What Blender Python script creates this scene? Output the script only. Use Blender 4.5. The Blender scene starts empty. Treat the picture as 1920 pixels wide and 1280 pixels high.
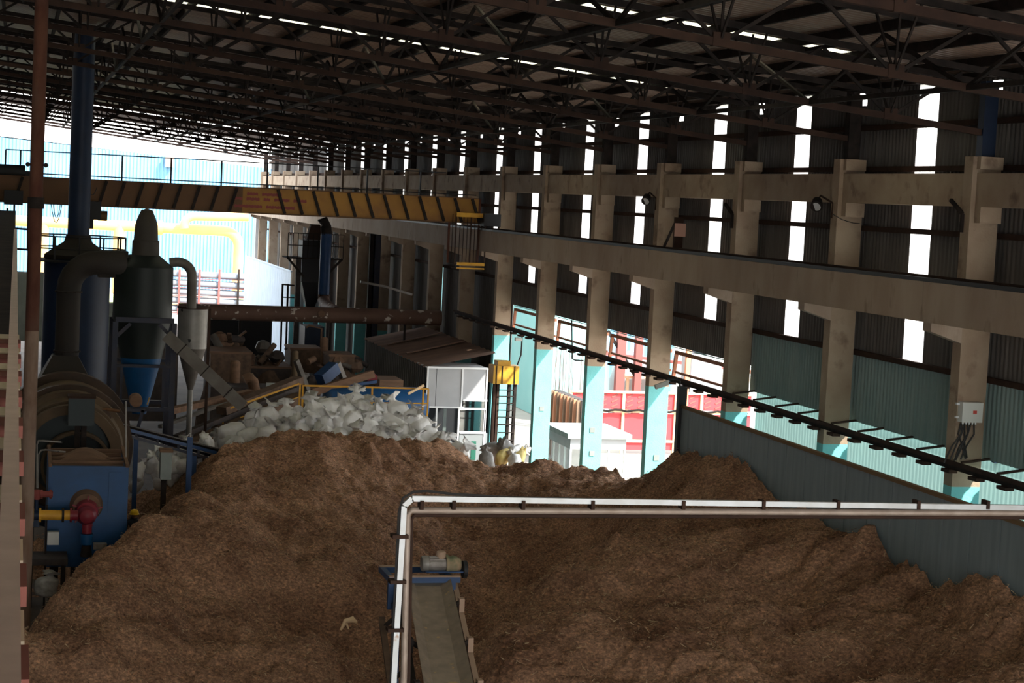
import bpy, math, random
import numpy as np
from mathutils import Vector, Matrix, Euler

C = bpy.context.scene
COL = C.collection
random.seed(7)
rng = np.random.default_rng(11)

# ---------------------------------------------------------------- camera
H = 13.0                      # eye height above the floor
F = 3500.0                    # focal length in pixels of a 1920 px wide frame
ROLL = math.atan(0.049)
_hd = 263.0
PITCH = math.atan(_hd / F)
YAW = math.atan(943.0 / math.hypot(F, _hd))
_fh = np.array([math.sin(YAW), math.cos(YAW), 0.0])
_r0 = np.array([math.cos(YAW), -math.sin(YAW), 0.0])
_up = np.array([0, 0, 1.0])
FWD = _fh * math.cos(PITCH) - _up * math.sin(PITCH)
_u0 = _fh * math.sin(PITCH) + _up * math.cos(PITCH)
RGT = _r0 * math.cos(ROLL) + _u0 * math.sin(ROLL)
UPV = -_r0 * math.sin(ROLL) + _u0 * math.cos(ROLL)
CAMP = np.array([0.0, 0.0, H])
cd = bpy.data.cameras.new('camera')
cam = bpy.data.objects.new('camera', cd)
COL.objects.link(cam)
cd.sensor_width = 36.0
cd.lens = F / 1920.0 * 36.0
cd.clip_end = 900
R = Matrix(((RGT[0], UPV[0], -FWD[0]), (RGT[1], UPV[1], -FWD[1]), (RGT[2], UPV[2], -FWD[2])))
cam.matrix_world = Matrix.Translation(CAMP.tolist()) @ R.to_4x4()
C.camera = cam


def ray(px, py):
    return FWD + RGT * ((px - 960) / F) - UPV * ((py - 640) / F)


def P(px, py, x=None, y=None, z=None):
    """World point seen at a place of the photograph, on a plane of constant x, y or z."""
    d = ray(px, py)
    if y is not None: t = y / d[1]
    elif x is not None: t = x / d[0]
    else: t = (z - H) / d[2]
    return CAMP + d * t


# ---------------------------------------------------------------- light
C.view_settings.view_transform = 'Standard'
C.view_settings.look = 'None'
C.view_settings.gamma = 1
C.view_settings.exposure = 1.65
world = bpy.data.worlds.new('sky')
C.world = world
world.use_nodes = True
wn, wl = world.node_tree.nodes, world.node_tree.links
bg = wn['Background']
tc = wn.new('ShaderNodeTexCoord'); sp = wn.new('ShaderNodeSeparateXYZ'); rp = wn.new('ShaderNodeValToRGB')
wl.new(tc.outputs['Generated'], sp.inputs[0]); wl.new(sp.outputs['Z'], rp.inputs[0]); wl.new(rp.outputs[0], bg.inputs[0])
rp.color_ramp.elements[0].position = 0.0; rp.color_ramp.elements[0].color = (1.0, 0.97, 0.92, 1)
rp.color_ramp.elements[1].position = 0.6; rp.color_ramp.elements[1].color = (0.80, 0.90, 1.0, 1)
bg.inputs[1].default_value = 1.7
sd = bpy.data.lights.new('sun', 'SUN'); sd.energy = 4.0; sd.angle = math.radians(2); sd.color = (1, 0.95, 0.86)
sun = bpy.data.objects.new('sun', sd); COL.objects.link(sun)
sun.rotation_euler = Vector((-0.50, 0.52, -0.69)).to_track_quat('-Z', 'Y').to_euler()

# ---------------------------------------------------------------- materials
M = {}


def mat(name, col, rough=0.8, metal=0.0, col2=None, scale=3.0, detail=6, lo=0.35, hi=0.65, stretch=(1, 1, 1),
        bump=0.0, bscale=20.0, spec=0.3, coord='world', col3=None, scale3=0.6, lo3=0.55, hi3=0.7):
    m = bpy.data.materials.new(name); m.use_nodes = True
    n, l = m.node_tree.nodes, m.node_tree.links
    b = n['Principled BSDF']
    b.inputs['Roughness'].default_value = rough; b.inputs['Metallic'].default_value = metal
    b.inputs['Specular IOR Level'].default_value = spec
    g = n.new('ShaderNodeNewGeometry'); src = g.outputs['Position']
    if coord == 'object':
        g = n.new('ShaderNodeTexCoord'); src = g.outputs['Object']
    mp = n.new('ShaderNodeMapping'); mp.inputs['Scale'].default_value = stretch
    l.new(src, mp.inputs[0])
    b.inputs['Base Color'].default_value = (*col, 1)
    out = None
    if col2:
        nz = n.new('ShaderNodeTexNoise'); nz.inputs['Scale'].default_value = scale; nz.inputs['Detail'].default_value = detail
        l.new(mp.outputs[0], nz.inputs['Vector'])
        r = n.new('ShaderNodeValToRGB')
        r.color_ramp.elements[0].position = lo; r.color_ramp.elements[0].color = (*col, 1)
        r.color_ramp.elements[1].position = hi; r.color_ramp.elements[1].color = (*col2, 1)
        l.new(nz.outputs[0], r.inputs[0]); out = r.outputs[0]
        if col3:
            nz3 = n.new('ShaderNodeTexNoise'); nz3.inputs['Scale'].default_value = scale3; nz3.inputs['Detail'].default_value = 8
            l.new(mp.outputs[0], nz3.inputs['Vector'])
            r3 = n.new('ShaderNodeValToRGB')
            r3.color_ramp.elements[0].position = lo3; r3.color_ramp.elements[0].color = (0, 0, 0, 1)
            r3.color_ramp.elements[1].position = hi3; r3.color_ramp.elements[1].color = (1, 1, 1, 1)
            l.new(nz3.outputs[0], r3.inputs[0])
            mx = n.new('ShaderNodeMixRGB'); mx.inputs[2].default_value = (*col3, 1)
            l.new(r3.outputs[0], mx.inputs[0]); l.new(out, mx.inputs[1]); out = mx.outputs[0]
        l.new(out, b.inputs['Base Color'])
    if bump:
        nb = n.new('ShaderNodeTexNoise'); nb.inputs['Scale'].default_value = bscale; nb.inputs['Detail'].default_value = 5
        l.new(mp.outputs[0], nb.inputs['Vector'])
        bp = n.new('ShaderNodeBump'); bp.inputs['Strength'].default_value = bump; bp.inputs['Distance'].default_value = 0.05
        l.new(nb.outputs[0], bp.inputs['Height']); l.new(bp.outputs[0], b.inputs['Normal'])
    M[name] = m
    return m


mat('concrete', (0.30, 0.215, 0.15), 0.9, col2=(0.37, 0.285, 0.205), scale=1.2, col3=(0.18, 0.12, 0.085), scale3=1.7, lo3=0.56, hi3=0.72, bump=0.2)
mat('brown_plaster', (0.30, 0.19, 0.135), 0.9, col2=(0.24, 0.15, 0.11), scale=2.0, bump=0.2)
mat('runway_concrete', (0.33, 0.245, 0.185), 0.9, col2=(0.40, 0.315, 0.245), scale=1.0, col3=(0.2, 0.14, 0.10), scale3=2.0, lo3=0.6, hi3=0.75, stretch=(1, 1, 0.4), bump=0.2)
mat('roof_sheet', (0.27, 0.18, 0.13), 0.42, 0.25, col2=(0.20, 0.132, 0.097), scale=1.5, stretch=(0.3, 2, 1), spec=0.5)
mat('wall_sheet', (0.085, 0.076, 0.07), 0.65, 0.1, col2=(0.125, 0.113, 0.105), scale=1.0, stretch=(1, 2, 0.3))
mat('teal_sheet', (0.20, 0.28, 0.27), 0.6, 0.0, col2=(0.25, 0.32, 0.305), scale=1.0, stretch=(1, 2, 0.3))
mat('steel_dark', (0.020, 0.017, 0.016), 0.9, 0.0, spec=0.08, col2=(0.036, 0.028, 0.025), scale=3)
mat('steel_brown', (0.055, 0.032, 0.024), 0.9, 0.0, spec=0.08, col2=(0.036, 0.023, 0.019), scale=2.5)
mat('steel_black', (0.02, 0.02, 0.022), 0.6, 0.1)
mat('partition', (0.205, 0.25, 0.275), 0.7, 0.1, col2=(0.165, 0.205, 0.225), scale=1.5, stretch=(1, 3, 0.3))
mat('partition_cap', (0.16, 0.10, 0.05), 0.9)
mat('pale_partition', (0.52, 0.60, 0.70), 0.6, 0.0, col2=(0.45, 0.53, 0.62), scale=1)
mat('floor', (0.13, 0.10, 0.08), 0.95, col2=(0.075, 0.06, 0.05), scale=0.5, bump=0.3, bscale=4)
mat('yard', (0.42, 0.38, 0.32), 0.95, col2=(0.34, 0.30, 0.26), scale=0.3)
mat('grass', (0.30, 0.40, 0.12), 0.95, col2=(0.42, 0.45, 0.2), scale=0.5)
mat('blue_sheet', (0.15, 0.32, 0.50), 0.5, col2=(0.18, 0.37, 0.56), scale=0.3)
mat('blue_paint', (0.006, 0.065, 0.19), 0.45, col2=(0.006, 0.05, 0.14), scale=1.5, col3=(0.03, 0.04, 0.05), scale3=1.2, lo3=0.6, hi3=0.8)
mat('deep_blue', (0.003, 0.011, 0.033), 0.5, col2=(0.004, 0.016, 0.045), scale=2)
mat('bright_blue', (0.005, 0.07, 0.19), 0.5, col2=(0.005, 0.055, 0.15), scale=2)
mat('blue_grey', (0.022, 0.028, 0.05), 0.6, col2=(0.038, 0.035, 0.045), scale=3)
mat('rail_blue', (0.012, 0.045, 0.12), 0.5, col2=(0.018, 0.055, 0.15), scale=3)
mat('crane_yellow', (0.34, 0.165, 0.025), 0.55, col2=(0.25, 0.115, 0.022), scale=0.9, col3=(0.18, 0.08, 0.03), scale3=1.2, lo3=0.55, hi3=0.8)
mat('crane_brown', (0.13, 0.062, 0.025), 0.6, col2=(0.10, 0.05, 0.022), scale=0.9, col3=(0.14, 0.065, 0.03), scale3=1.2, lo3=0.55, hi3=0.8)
mat('yellow_paint', (0.62, 0.33, 0.03), 0.5, col2=(0.50, 0.25, 0.03), scale=3)
mat('pipe_yellow', (0.72, 0.42, 0.15), 0.5, col2=(0.76, 0.47, 0.19), scale=0.5)
mat('rust', (0.075, 0.025, 0.017), 0.9, col2=(0.11, 0.045, 0.028), scale=3, stretch=(1, 1, 0.4), col3=(0.10, 0.05, 0.035), scale3=2, bump=0.2)
mat('peeling', (0.27, 0.19, 0.145), 0.9, col2=(0.21, 0.145, 0.11), scale=3, stretch=(1, 1, 0.3), col3=(0.16, 0.09, 0.06), scale3=1.5, lo3=0.5, hi3=0.62)
mat('duct_brown', (0.026, 0.020, 0.016), 0.75, 0.1, col2=(0.020, 0.017, 0.015), scale=1.5)
mat('drum_shell', (0.12, 0.08, 0.045), 0.75, col2=(0.085, 0.058, 0.036), scale=1.5)
mat('drum_tyre', (0.045, 0.03, 0.022), 0.7, col2=(0.07, 0.042, 0.026), scale=2)
mat('cyclone_teal', (0.013, 0.018, 0.018), 0.5, 0.1, col2=(0.018, 0.024, 0.023), scale=1, stretch=(2, 2, 0.3))
mat('cyclone_dome', (0.045, 0.037, 0.028), 0.6, col2=(0.037, 0.033, 0.028), scale=1)
mat('galvanised', (0.27, 0.255, 0.235), 0.45, 0.3, col2=(0.20, 0.19, 0.175), scale=2, col3=(0.03, 0.03, 0.03), scale3=3.5, lo3=0.66, hi3=0.68)
mat('grey_duct', (0.15, 0.135, 0.12), 0.6, 0.2, col2=(0.11, 0.095, 0.083), scale=2)
mat('dusty_pipe', (0.17, 0.095, 0.068), 0.7, 0.1, col2=(0.13, 0.075, 0.055), scale=1, col3=(0.62, 0.55, 0.48), scale3=2.2, lo3=0.62, hi3=0.66)
mat('pipe_under', (0.36, 0.31, 0.28), 0.45, 0.3)
mat('dust_brown', (0.19, 0.11, 0.07), 0.95, col2=(0.13, 0.078, 0.052), scale=3, stretch=(0.4, 3, 2))
mat('machine_brown', (0.075, 0.048, 0.034), 0.9, col2=(0.13, 0.082, 0.055), scale=4)
mat('machine_dark', (0.035, 0.03, 0.03), 0.8, col2=(0.06, 0.045, 0.04), scale=4)
mat('red_paint', (0.20, 0.013, 0.025), 0.45, col2=(0.15, 0.012, 0.02), scale=2)
mat('dull_red', (0.22, 0.05, 0.045), 0.7)
mat('panel_grey', (0.26, 0.29, 0.27), 0.6, col2=(0.21, 0.235, 0.225), scale=2)
mat('panel_dark', (0.035, 0.047, 0.05), 0.6)
mat('white_panel', (0.42, 0.425, 0.44), 0.6, col2=(0.36, 0.365, 0.375), scale=1)
mat('white_frame', (0.72, 0.73, 0.74), 0.4, 0.2)
mat('booth_lower', (0.23, 0.25, 0.255), 0.6)
mat('green_strip', (0.02, 0.12, 0.08), 0.6)
mat('box_white', (0.62, 0.62, 0.58), 0.5)
mat('label_red', (0.55, 0.08, 0.06), 0.6)
mat('dark_room', (0.02, 0.022, 0.025), 0.9)
mat('shed_roof', (0.22, 0.13, 0.09), 0.85, col2=(0.15, 0.09, 0.065), scale=1.2, stretch=(0.4, 2, 1))
mat('shed_side', (0.13, 0.115, 0.095), 0.8, 0.1, col2=(0.10, 0.09, 0.075), scale=1)
mat('motor_grey', (0.24, 0.22, 0.20), 0.5, 0.3, col2=(0.17, 0.15, 0.135), scale=8)
mat('motor_tan', (0.34, 0.24, 0.15), 0.7, col2=(0.12, 0.14, 0.08), scale=5)
mat('belt', (0.19, 0.15, 0.115), 0.85, col2=(0.25, 0.20, 0.15), scale=5, col3=(0.35, 0.24, 0.12), scale3=9, lo3=0.66, hi3=0.7)
mat('belt_edge', (0.09, 0.08, 0.07), 0.7)
mat('idler_tan', (0.36, 0.25, 0.18), 0.8)
mat('conduit_white', (0.50, 0.53, 0.55), 0.35, 0.2, col2=(0.42, 0.43, 0.43), scale=4, col3=(0.30, 0.18, 0.11), scale3=3, lo3=0.66, hi3=0.7)
mat('conduit_tan', (0.30, 0.235, 0.19), 0.5, 0.2, col2=(0.38, 0.31, 0.26), scale=5)
mat('cable_black', (0.03, 0.028, 0.028), 0.6)
mat('rail_top', (0.58, 0.45, 0.40), 0.5, 0.1, col2=(0.50, 0.385, 0.34), scale=6)
mat('clip_red', (0.16, 0.055, 0.042), 0.8)
mat('grout_cream', (0.55, 0.48, 0.36), 0.9)
mat('pink_board', (0.62, 0.36, 0.28), 0.8)
mat('turquoise_wall', (0.36, 0.75, 0.74), 0.8, col2=(0.42, 0.80, 0.78), scale=0.4)
mat('form_red', (0.50, 0.06, 0.07), 0.6)
mat('form_timber', (0.78, 0.58, 0.36), 0.8)
mat('maroon_steel', (0.30, 0.09, 0.08), 0.7)
mat('orange_timber', (0.60, 0.28, 0.16), 0.8)
mat('container_brown', (0.20, 0.13, 0.09), 0.8, col2=(0.28, 0.19, 0.12), scale=2)
mat('pipe_grey', (0.26, 0.29, 0.33), 0.5, col2=(0.22, 0.25, 0.29), scale=0.8)
mat('window_frame', (0.30, 0.12, 0.07), 0.8)
mat('mountain', (0.3, 0.35, 0.4), 0.9)
mat('skin', (0.30, 0.16, 0.10), 0.6)
mat('helmet_yellow', (0.80, 0.48, 0.02), 0.35)
mat('shirt_dark', (0.03, 0.032, 0.04), 0.9)
mat('hair_black', (0.012, 0.01, 0.01), 0.8)
mat('sack_yellow', (0.50, 0.38, 0.12), 0.8, col2=(0.62, 0.50, 0.22), scale=4, coord='object')
mat('sack_grey', (0.22, 0.21, 0.20), 0.8, col2=(0.32, 0.31, 0.30), scale=4, coord='object', bump=0.3, bscale=9)
mat('sack_white', (0.80, 0.80, 0.80), 0.55, col2=(0.64, 0.62, 0.59), scale=2.2, coord='object', col3=(0.38, 0.28, 0.19), scale3=1.6, lo3=0.58, hi3=0.78, bump=0.5, bscale=6)
mat('lamp_glass', (0.5, 0.5, 0.5), 0.2)


def column_material():
    """Concrete with a turquoise painted foot below 6.65 m."""
    m = M['concrete'].copy(); m.name = 'painted_column'
    n, l = m.node_tree.nodes, m.node_tree.links
    b = n['Principled BSDF']; src = b.inputs['Base Color'].links[0].from_socket
    g = n.new('ShaderNodeNewGeometry'); s = n.new('ShaderNodeSeparateXYZ'); l.new(g.outputs['Position'], s.inputs[0])
    c = n.new('ShaderNodeMath'); c.operation = 'LESS_THAN'; l.new(s.outputs['Z'], c.inputs[0])
    st = n.new('ShaderNodeMapRange'); st.inputs['From Min'].default_value = 92; st.inputs['From Max'].default_value = 93
    st.inputs['To Min'].default_value = 6.65; st.inputs['To Max'].default_value = 4.5
    l.new(s.outputs['Y'], st.inputs['Value']); l.new(st.outputs[0], c.inputs[1])
    nz = n.new('ShaderNodeTexNoise'); nz.inputs['Scale'].default_value = 2.0; l.new(g.outputs['Position'], nz.inputs['Vector'])
    r = n.new('ShaderNodeValToRGB'); r.color_ramp.elements[0].color = (0.16, 0.46, 0.47, 1); r.color_ramp.elements[1].color = (0.22, 0.62, 0.62, 1)
    l.new(nz.outputs[0], r.inputs[0])
    mx = n.new('ShaderNodeMixRGB'); l.new(c.outputs[0], mx.inputs[0]); l.new(src, mx.inputs[1]); l.new(r.outputs[0], mx.inputs[2])
    l.new(mx.outputs[0], b.inputs['Base Color'])
    M['painted_column'] = m


column_material()


def sheet_translucent(name, col, tcol, mix):
    m = bpy.data.materials.new(name); m.use_nodes = True
    n, l = m.node_tree.nodes, m.node_tree.links
    n.remove(n['Principled BSDF'])
    d = n.new('ShaderNodeBsdfDiffuse'); d.inputs[0].default_value = (*col, 1)
    t = n.new('ShaderNodeBsdfTranslucent'); t.inputs[0].default_value = (*tcol, 1)
    x = n.new('ShaderNodeMixShader'); x.inputs[0].default_value = mix
    l.new(d.outputs[0], x.inputs[1]); l.new(t.outputs[0], x.inputs[2]); l.new(x.outputs[0], n['Material Output'].inputs[0])
    M[name] = m


sheet_translucent('fibreglass_teal', (0.26, 0.38, 0.37), (0.30, 0.46, 0.43), 0.24)
sheet_translucent('fibreglass_cream', (0.7, 0.65, 0.45), (0.90, 0.84, 0.60), 0.42)


sheet_translucent('fibreglass_white', (0.9, 0.9, 0.9), (0.95, 0.95, 0.94), 0.6)


def glass_material():
    m = bpy.data.materials.new('glass'); m.use_nodes = True
    n, l = m.node_tree.nodes, m.node_tree.links
    n.remove(n['Principled BSDF'])
    g = n.new('ShaderNodeBsdfGlossy'); g.inputs['Roughness'].default_value = 0.05
    t = n.new('ShaderNodeBsdfTransparent'); t.inputs[0].default_value = (0.85, 0.9, 0.9, 1)
    x = n.new('ShaderNodeMixShader'); x.inputs[0].default_value = 0.82
    l.new(g.outputs[0], x.inputs[1]); l.new(t.outputs[0], x.inputs[2]); l.new(x.outputs[0], n['Material Output'].inputs[0])
    M['glass'] = m


glass_material()


def husk_material():
    m = bpy.data.materials.new('husk'); m.use_nodes = True
    n, l = m.node_tree.nodes, m.node_tree.links
    b = n['Principled BSDF']; b.inputs['Roughness'].default_value = 0.95; b.inputs['Specular IOR Level'].default_value = 0.1
    g = n.new('ShaderNodeNewGeometry')
    mp = n.new('ShaderNodeMapping'); mp.inputs['Rotation'].default_value = (0.3, 0.5, 0.4); mp.inputs['Scale'].default_value = (1, 1, 1.6)
    l.new(g.outputs['Position'], mp.inputs[0])
    big = n.new('ShaderNodeTexNoise'); big.inputs['Scale'].default_value = 0.5; big.inputs['Detail'].default_value = 9; big.inputs['Roughness'].default_value = 0.65
    fine = n.new('ShaderNodeTexNoise'); fine.inputs['Scale'].default_value = 11; fine.inputs['Detail'].default_value = 8; fine.inputs['Roughness'].default_value = 0.75
    l.new(mp.outputs[0], big.inputs['Vector']); l.new(mp.outputs[0], fine.inputs['Vector'])
    r1 = n.new('ShaderNodeValToRGB')
    r1.color_ramp.elements[0].position = 0.36; r1.color_ramp.elements[0].color = (0.22, 0.122, 0.080, 1)
    r1.color_ramp.elements[1].position = 0.66; r1.color_ramp.elements[1].color = (0.47, 0.29, 0.195, 1)
    l.new(big.outputs[0], r1.inputs[0])
    r2 = n.new('ShaderNodeValToRGB')
    e = r2.color_ramp.elements
    e[0].position = 0.34; e[0].color = (0.35, 0.33, 0.32, 1)
    e[1].position = 0.72; e[1].color = (2.3, 2.0, 1.7, 1)
    k = e.new(0.52); k.color = (0.95, 0.92, 0.9, 1)
    l.new(fine.outputs[0], r2.inputs[0])
    mx = n.new('ShaderNodeMixRGB'); mx.blend_type = 'MULTIPLY'; mx.inputs[0].default_value = 1
    l.new(r1.outputs[0], mx.inputs[1]); l.new(r2.outputs[0], mx.inputs[2]); l.new(mx.outputs[0], b.inputs['Base Color'])
    bp = n.new('ShaderNodeBump'); bp.inputs['Strength'].default_value = 0.9; bp.inputs['Distance'].default_value = 0.06
    l.new(fine.outputs[0], bp.inputs['Height']); l.new(bp.outputs[0], b.inputs['Normal'])
    M['husk'] = m
    for nm, c in (('fibre_tan', (0.48, 0.35, 0.22)), ('fibre_dark', (0.14, 0.085, 0.06))):
        mat(nm, c, 0.95)


husk_material()

# ---------------------------------------------------------------- mesh helpers


class MB:
    def __init__(s):
        s.v = []; s.f = []; s.mi = []; s.cur = 0

    def add(s, vs, fs):
        o = len(s.v)
        s.v += [tuple(map(float, p)) for p in vs]
        s.f += [tuple(i + o for i in f) for f in fs]
        s.mi += [s.cur] * len(fs)
        return s

    def box(s, a, b):
        x0, y0, z0 = a; x1, y1, z1 = b
        return s.add([(x0, y0, z0), (x1, y0, z0), (x1, y1, z0), (x0, y1, z0), (x0, y0, z1), (x1, y0, z1), (x1, y1, z1), (x0, y1, z1)],
                     [(0, 3, 2, 1), (4, 5, 6, 7), (0, 1, 5, 4), (1, 2, 6, 5), (2, 3, 7, 6), (3, 0, 4, 7)])

    def cbox(s, c, d):
        return s.box([c[i] - d[i] / 2 for i in range(3)], [c[i] + d[i] / 2 for i in range(3)])

    def bar(s, p, q, w, h=None, up=(0, 0, 1)):
        h = h or w
        p = Vector([float(t) for t in p]); q = Vector([float(t) for t in q]); d = (q - p)
        if d.length < 1e-6: return s
        d.normalize(); u = Vector(up)
        if abs(d.dot(u)) > 0.98: u = Vector((0, 1, 0))
        a = d.cross(u).normalized(); b = a.cross(d).normalized()
        vs = []
        for c in (p, q):
            for i, j in ((-1, -1), (1, -1), (1, 1), (-1, 1)): vs.append(c + a * (i * w / 2) + b * (j * h / 2))
        return s.add(vs, [(0, 1, 2, 3), (7, 6, 5, 4), (0, 4, 5, 1), (1, 5, 6, 2), (2, 6, 7, 3), (3, 7, 4, 0)])

    def tube(s, p, q, r, r2=None, n=12, cap=True):
        return s.path([p, q], [r, r if r2 is None else r2], n, cap)

    def path(s, pts, rad, n=10, cap=True):
        pts = [Vector([float(t) for t in p]) for p in pts]
        if not isinstance(rad, (list, tuple)): rad = [rad] * len(pts)
        vs = []; a = None
        for i, p in enumerate(pts):
            d = (pts[min(i + 1, len(pts) - 1)] - pts[max(i - 1, 0)]).normalized()
            if a is None:
                u = Vector((0, 0, 1)) if abs(d.z) < 0.9 else Vector((1, 0, 0))
                a = d.cross(u).normalized()
            else:
                a = (a - d * a.dot(d)).normalized()
            b = d.cross(a)
            for k in range(n):
                t = 2 * math.pi * k / n
                vs.append(p + (a * math.cos(t) + b * math.sin(t)) * rad[i])
        fs = []
        for i in range(len(pts) - 1):
            for k in range(n):
                fs.append((i * n + k, i * n + (k + 1) % n, (i + 1) * n + (k + 1) % n, (i + 1) * n + k))
        if cap:
            fs.append(tuple(range(n - 1, -1, -1))); fs.append(tuple(range((len(pts) - 1) * n, len(pts) * n)))
        return s.add(vs, fs)

    def lathe(s, c, prof, n=24, axis='z', cap=True):
        """prof: list of (along, radius) measured along axis from c."""
        vs = []
        for h, r in prof:
            for k in range(n):
                t = 2 * math.pi * k / n; u, w = r * math.cos(t), r * math.sin(t)
                vs.append({'z': (c[0] + u, c[1] + w, c[2] + h), 'y': (c[0] + u, c[1] + h, c[2] + w), 'x': (c[0] + h, c[1] + u, c[2] + w)}[axis])
        fs = []
        for i in range(len(prof) - 1):
            for k in range(n):
                fs.append((i * n + k, i * n + (k + 1) % n, (i + 1) * n + (k + 1) % n, (i + 1) * n + k))
        if cap:
            fs.append(tuple(range(n - 1, -1, -1))); fs.append(tuple(range((len(prof) - 1) * n, len(prof) * n)))
        return s.add(vs, fs)

    def prism(s, poly, y0, y1, axis='y'):
        n = len(poly)
        if axis == 'y': vs = [(a, y0, b) for a, b in poly] + [(a, y1, b) for a, b in poly]
        else: vs = [(y0, a, b) for a, b in poly] + [(y1, a, b) for a, b in poly]
        return s.add(vs, [tuple(range(n)), tuple(range(2 * n - 1, n - 1, -1))] + [(i, i + n, (i + 1) % n + n, (i + 1) % n) for i in range(n)])


WLOC = {}


def obj(name, mb, m, parent=None, smooth=False):
    me = bpy.data.meshes.new(name)
    v = np.array(mb.v)
    lo, hi = v.min(0), v.max(0)
    o = np.array([(lo[0] + hi[0]) / 2, (lo[1] + hi[1]) / 2, lo[2]])
    me.from_pydata((v - o).tolist(), [], mb.f)
    ms = m if isinstance(m, (list, tuple)) else [m]
    for x in ms: me.materials.append(M[x])
    if len(ms) > 1: me.polygons.foreach_set('material_index', mb.mi)
    if smooth:
        me.polygons.foreach_set('use_smooth', [True] * len(me.polygons))
        if hasattr(me, 'set_sharp_from_angle'): me.set_sharp_from_angle(angle=math.radians(45))
    ob = bpy.data.objects.new(name, me); COL.objects.link(ob)
    base = WLOC.get(parent.name, np.zeros(3)) if parent else np.zeros(3)
    ob.location = (o - base).tolist()
    if parent: ob.parent = parent
    WLOC[ob.name] = o
    me.update()
    return ob


def tag(o, label, cat, group=None, kind=None):
    o['label'] = label; o['category'] = cat
    if group: o['group'] = group
    if kind: o['kind'] = kind
    return o


def thing(name, label, cat, loc, group=None):
    o = bpy.data.objects.new(name, None); COL.objects.link(o)
    o.location = [float(t) for t in loc]; o.empty_display_size = 0.2
    WLOC[o.name] = np.array([float(t) for t in loc])
    return tag(o, label, cat, group)


def struct(name, mb, m, smooth=False):
    o = obj(name, mb, m, None, smooth); o['kind'] = 'structure'
    return o


ORD = ['first', 'second', 'third', 'fourth', 'fifth', 'sixth', 'seventh', 'eighth', 'ninth', 'tenth', 'eleventh', 'twelfth',
       'thirteenth', 'fourteenth', 'fifteenth', 'sixteenth', 'seventeenth', 'eighteenth', 'nineteenth', 'twentieth', 'twenty-first', 'twenty-second', 'twenty-third', 'twenty-fourth',
       'twenty-fifth', 'twenty-sixth', 'twenty-seventh', 'twenty-eighth', 'twenty-ninth', 'thirtieth']


def arc(c, a, b, r, n=7):
    """points of a quarter bend: corner c, arriving from direction a, leaving to direction b (unit vectors away from c)."""
    c, a, b = Vector(c), Vector(a).normalized(), Vector(b).normalized()
    o = c + (a + b) * r
    return [o - b * r * math.cos(t) - a * r * math.sin(t) for t in [math.pi / 2 * i / (n - 1) for i in range(n)]]


# ---------------------------------------------------------------- the shed
W = 22.0            # room face of the columns
XS = 22.95          # wall sheets
S = 7.46
Y0 = 40.8
YK = lambda k: Y0 + S * k
KF, KL = -6, 18
YEND = YK(18) + 0.6
ROOF = lambda x: 16.75 + 0.1 * (XS - x)
XL = -24.0          # added left wall that blocks light, out of view
XR = -14.0          # ridge


def roofpt(px, py):
    d = ray(px, py)
    t = (16.75 + 0.1 * XS - H) / (d[2] + 0.1 * d[0])
    return CAMP + d * t


g = MB().box((-40, -6, -0.3), (XS + 0.2, YEND, 0.0)); struct('floor', g, 'floor')
g = MB().box((-160, YEND, -0.35), (120, 420, -0.02)); struct('floor_far', g, 'yard')
g = MB().box((XS + 0.2, -6, -0.35), (120, YEND, -0.02)); struct('floor_side', g, 'yard')


def corr(mb, plane, y0, y1, z0, z1, pitch=0.2, dep=0.035, slope=None):
    """corrugated sheet; plane='x': standing in y/z at x; plane='roof': ribs along x from z0 (x) to z1 (x)."""
    n = max(1, int(round((y1 - y0) / pitch))); st = (y1 - y0) / n
    prof = []
    for i in range(n):
        prof += [(y0 + i * st, 0), (y0 + i * st + st * .25, dep), (y0 + i * st + st * .5, dep), (y0 + i * st + st * .75, 0)]
    prof.append((y1, 0))
    vs = []
    for y, d in prof:
        if plane == 'roof': vs += [(z0, y, ROOF(z0) + d), (z1, y, ROOF(z1) + d)]
        elif isinstance(plane, tuple):   # facing -y at y=plane[1], y acts as x
            vs += [(y, plane[1] + d, z0), (y, plane[1] + d, z1)]
        else: vs += [(plane + d, y, z0), (plane + d, y, z1)]
    fs = [(2 * i, 2 * i + 2, 2 * i + 3, 2 * i + 1) for i in range(len(prof) - 1)]
    mb.add(vs, fs)


# right wall: grey sheets with an open slot in every bay, teal sheets below, open bays three to six
ws, ts, fb, sl = MB(), MB(), MB(), MB()
for k in range(KF, KL):
    a, b = YK(k), YK(k + 1)
    s0, s1 = (a + S * 0.445, a + S * 0.595) if k % 2 == 0 else (a + S * 0.52, a + S * 0.665)   # slot
    top = 16.7
    openbay = 2 <= k <= 5
    zb = 9.25
    corr(ws, XS, a, a + .12, zb, top); corr(ws, XS, a + .12, a + .62, zb, 16.15); corr(ws, XS, a + .12, a + .62, 16.5, top)
    corr(ws, XS, a + .62, s0, zb, top); corr(ws, XS, s1, b, zb, top)
    corr(sl, XS, s0, s1, zb if k < 6 else 10.4, top)
    if k >= 6:
        # slots of the far bays reach less deep
        corr(ws, XS, s0, s1, zb, 10.4)
    if k < -1:
        corr(ws, XS, a, b, 0, 9.25)  # unseen near bays, closed with opaque sheet to cut side light
    elif k < 2:
        corr(ts, XS, a, b, 7.3, 9.25)
        corr(fb, XS + 0.25, a, b, 0, 7.25)
    elif openbay:
        corr(ws, XS, a, b, 8.1, 9.25)
    elif k == 8:
        corr(ws, XS, a, a + 0.3, 0, 9.25); corr(ws, XS, a + 1.9, b, 0, 9.25); corr(ws, XS, a + .3, a + 1.9, 0, 6.4)
    else:
        corr(ws, XS, a, b, 0, 9.25)
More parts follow.
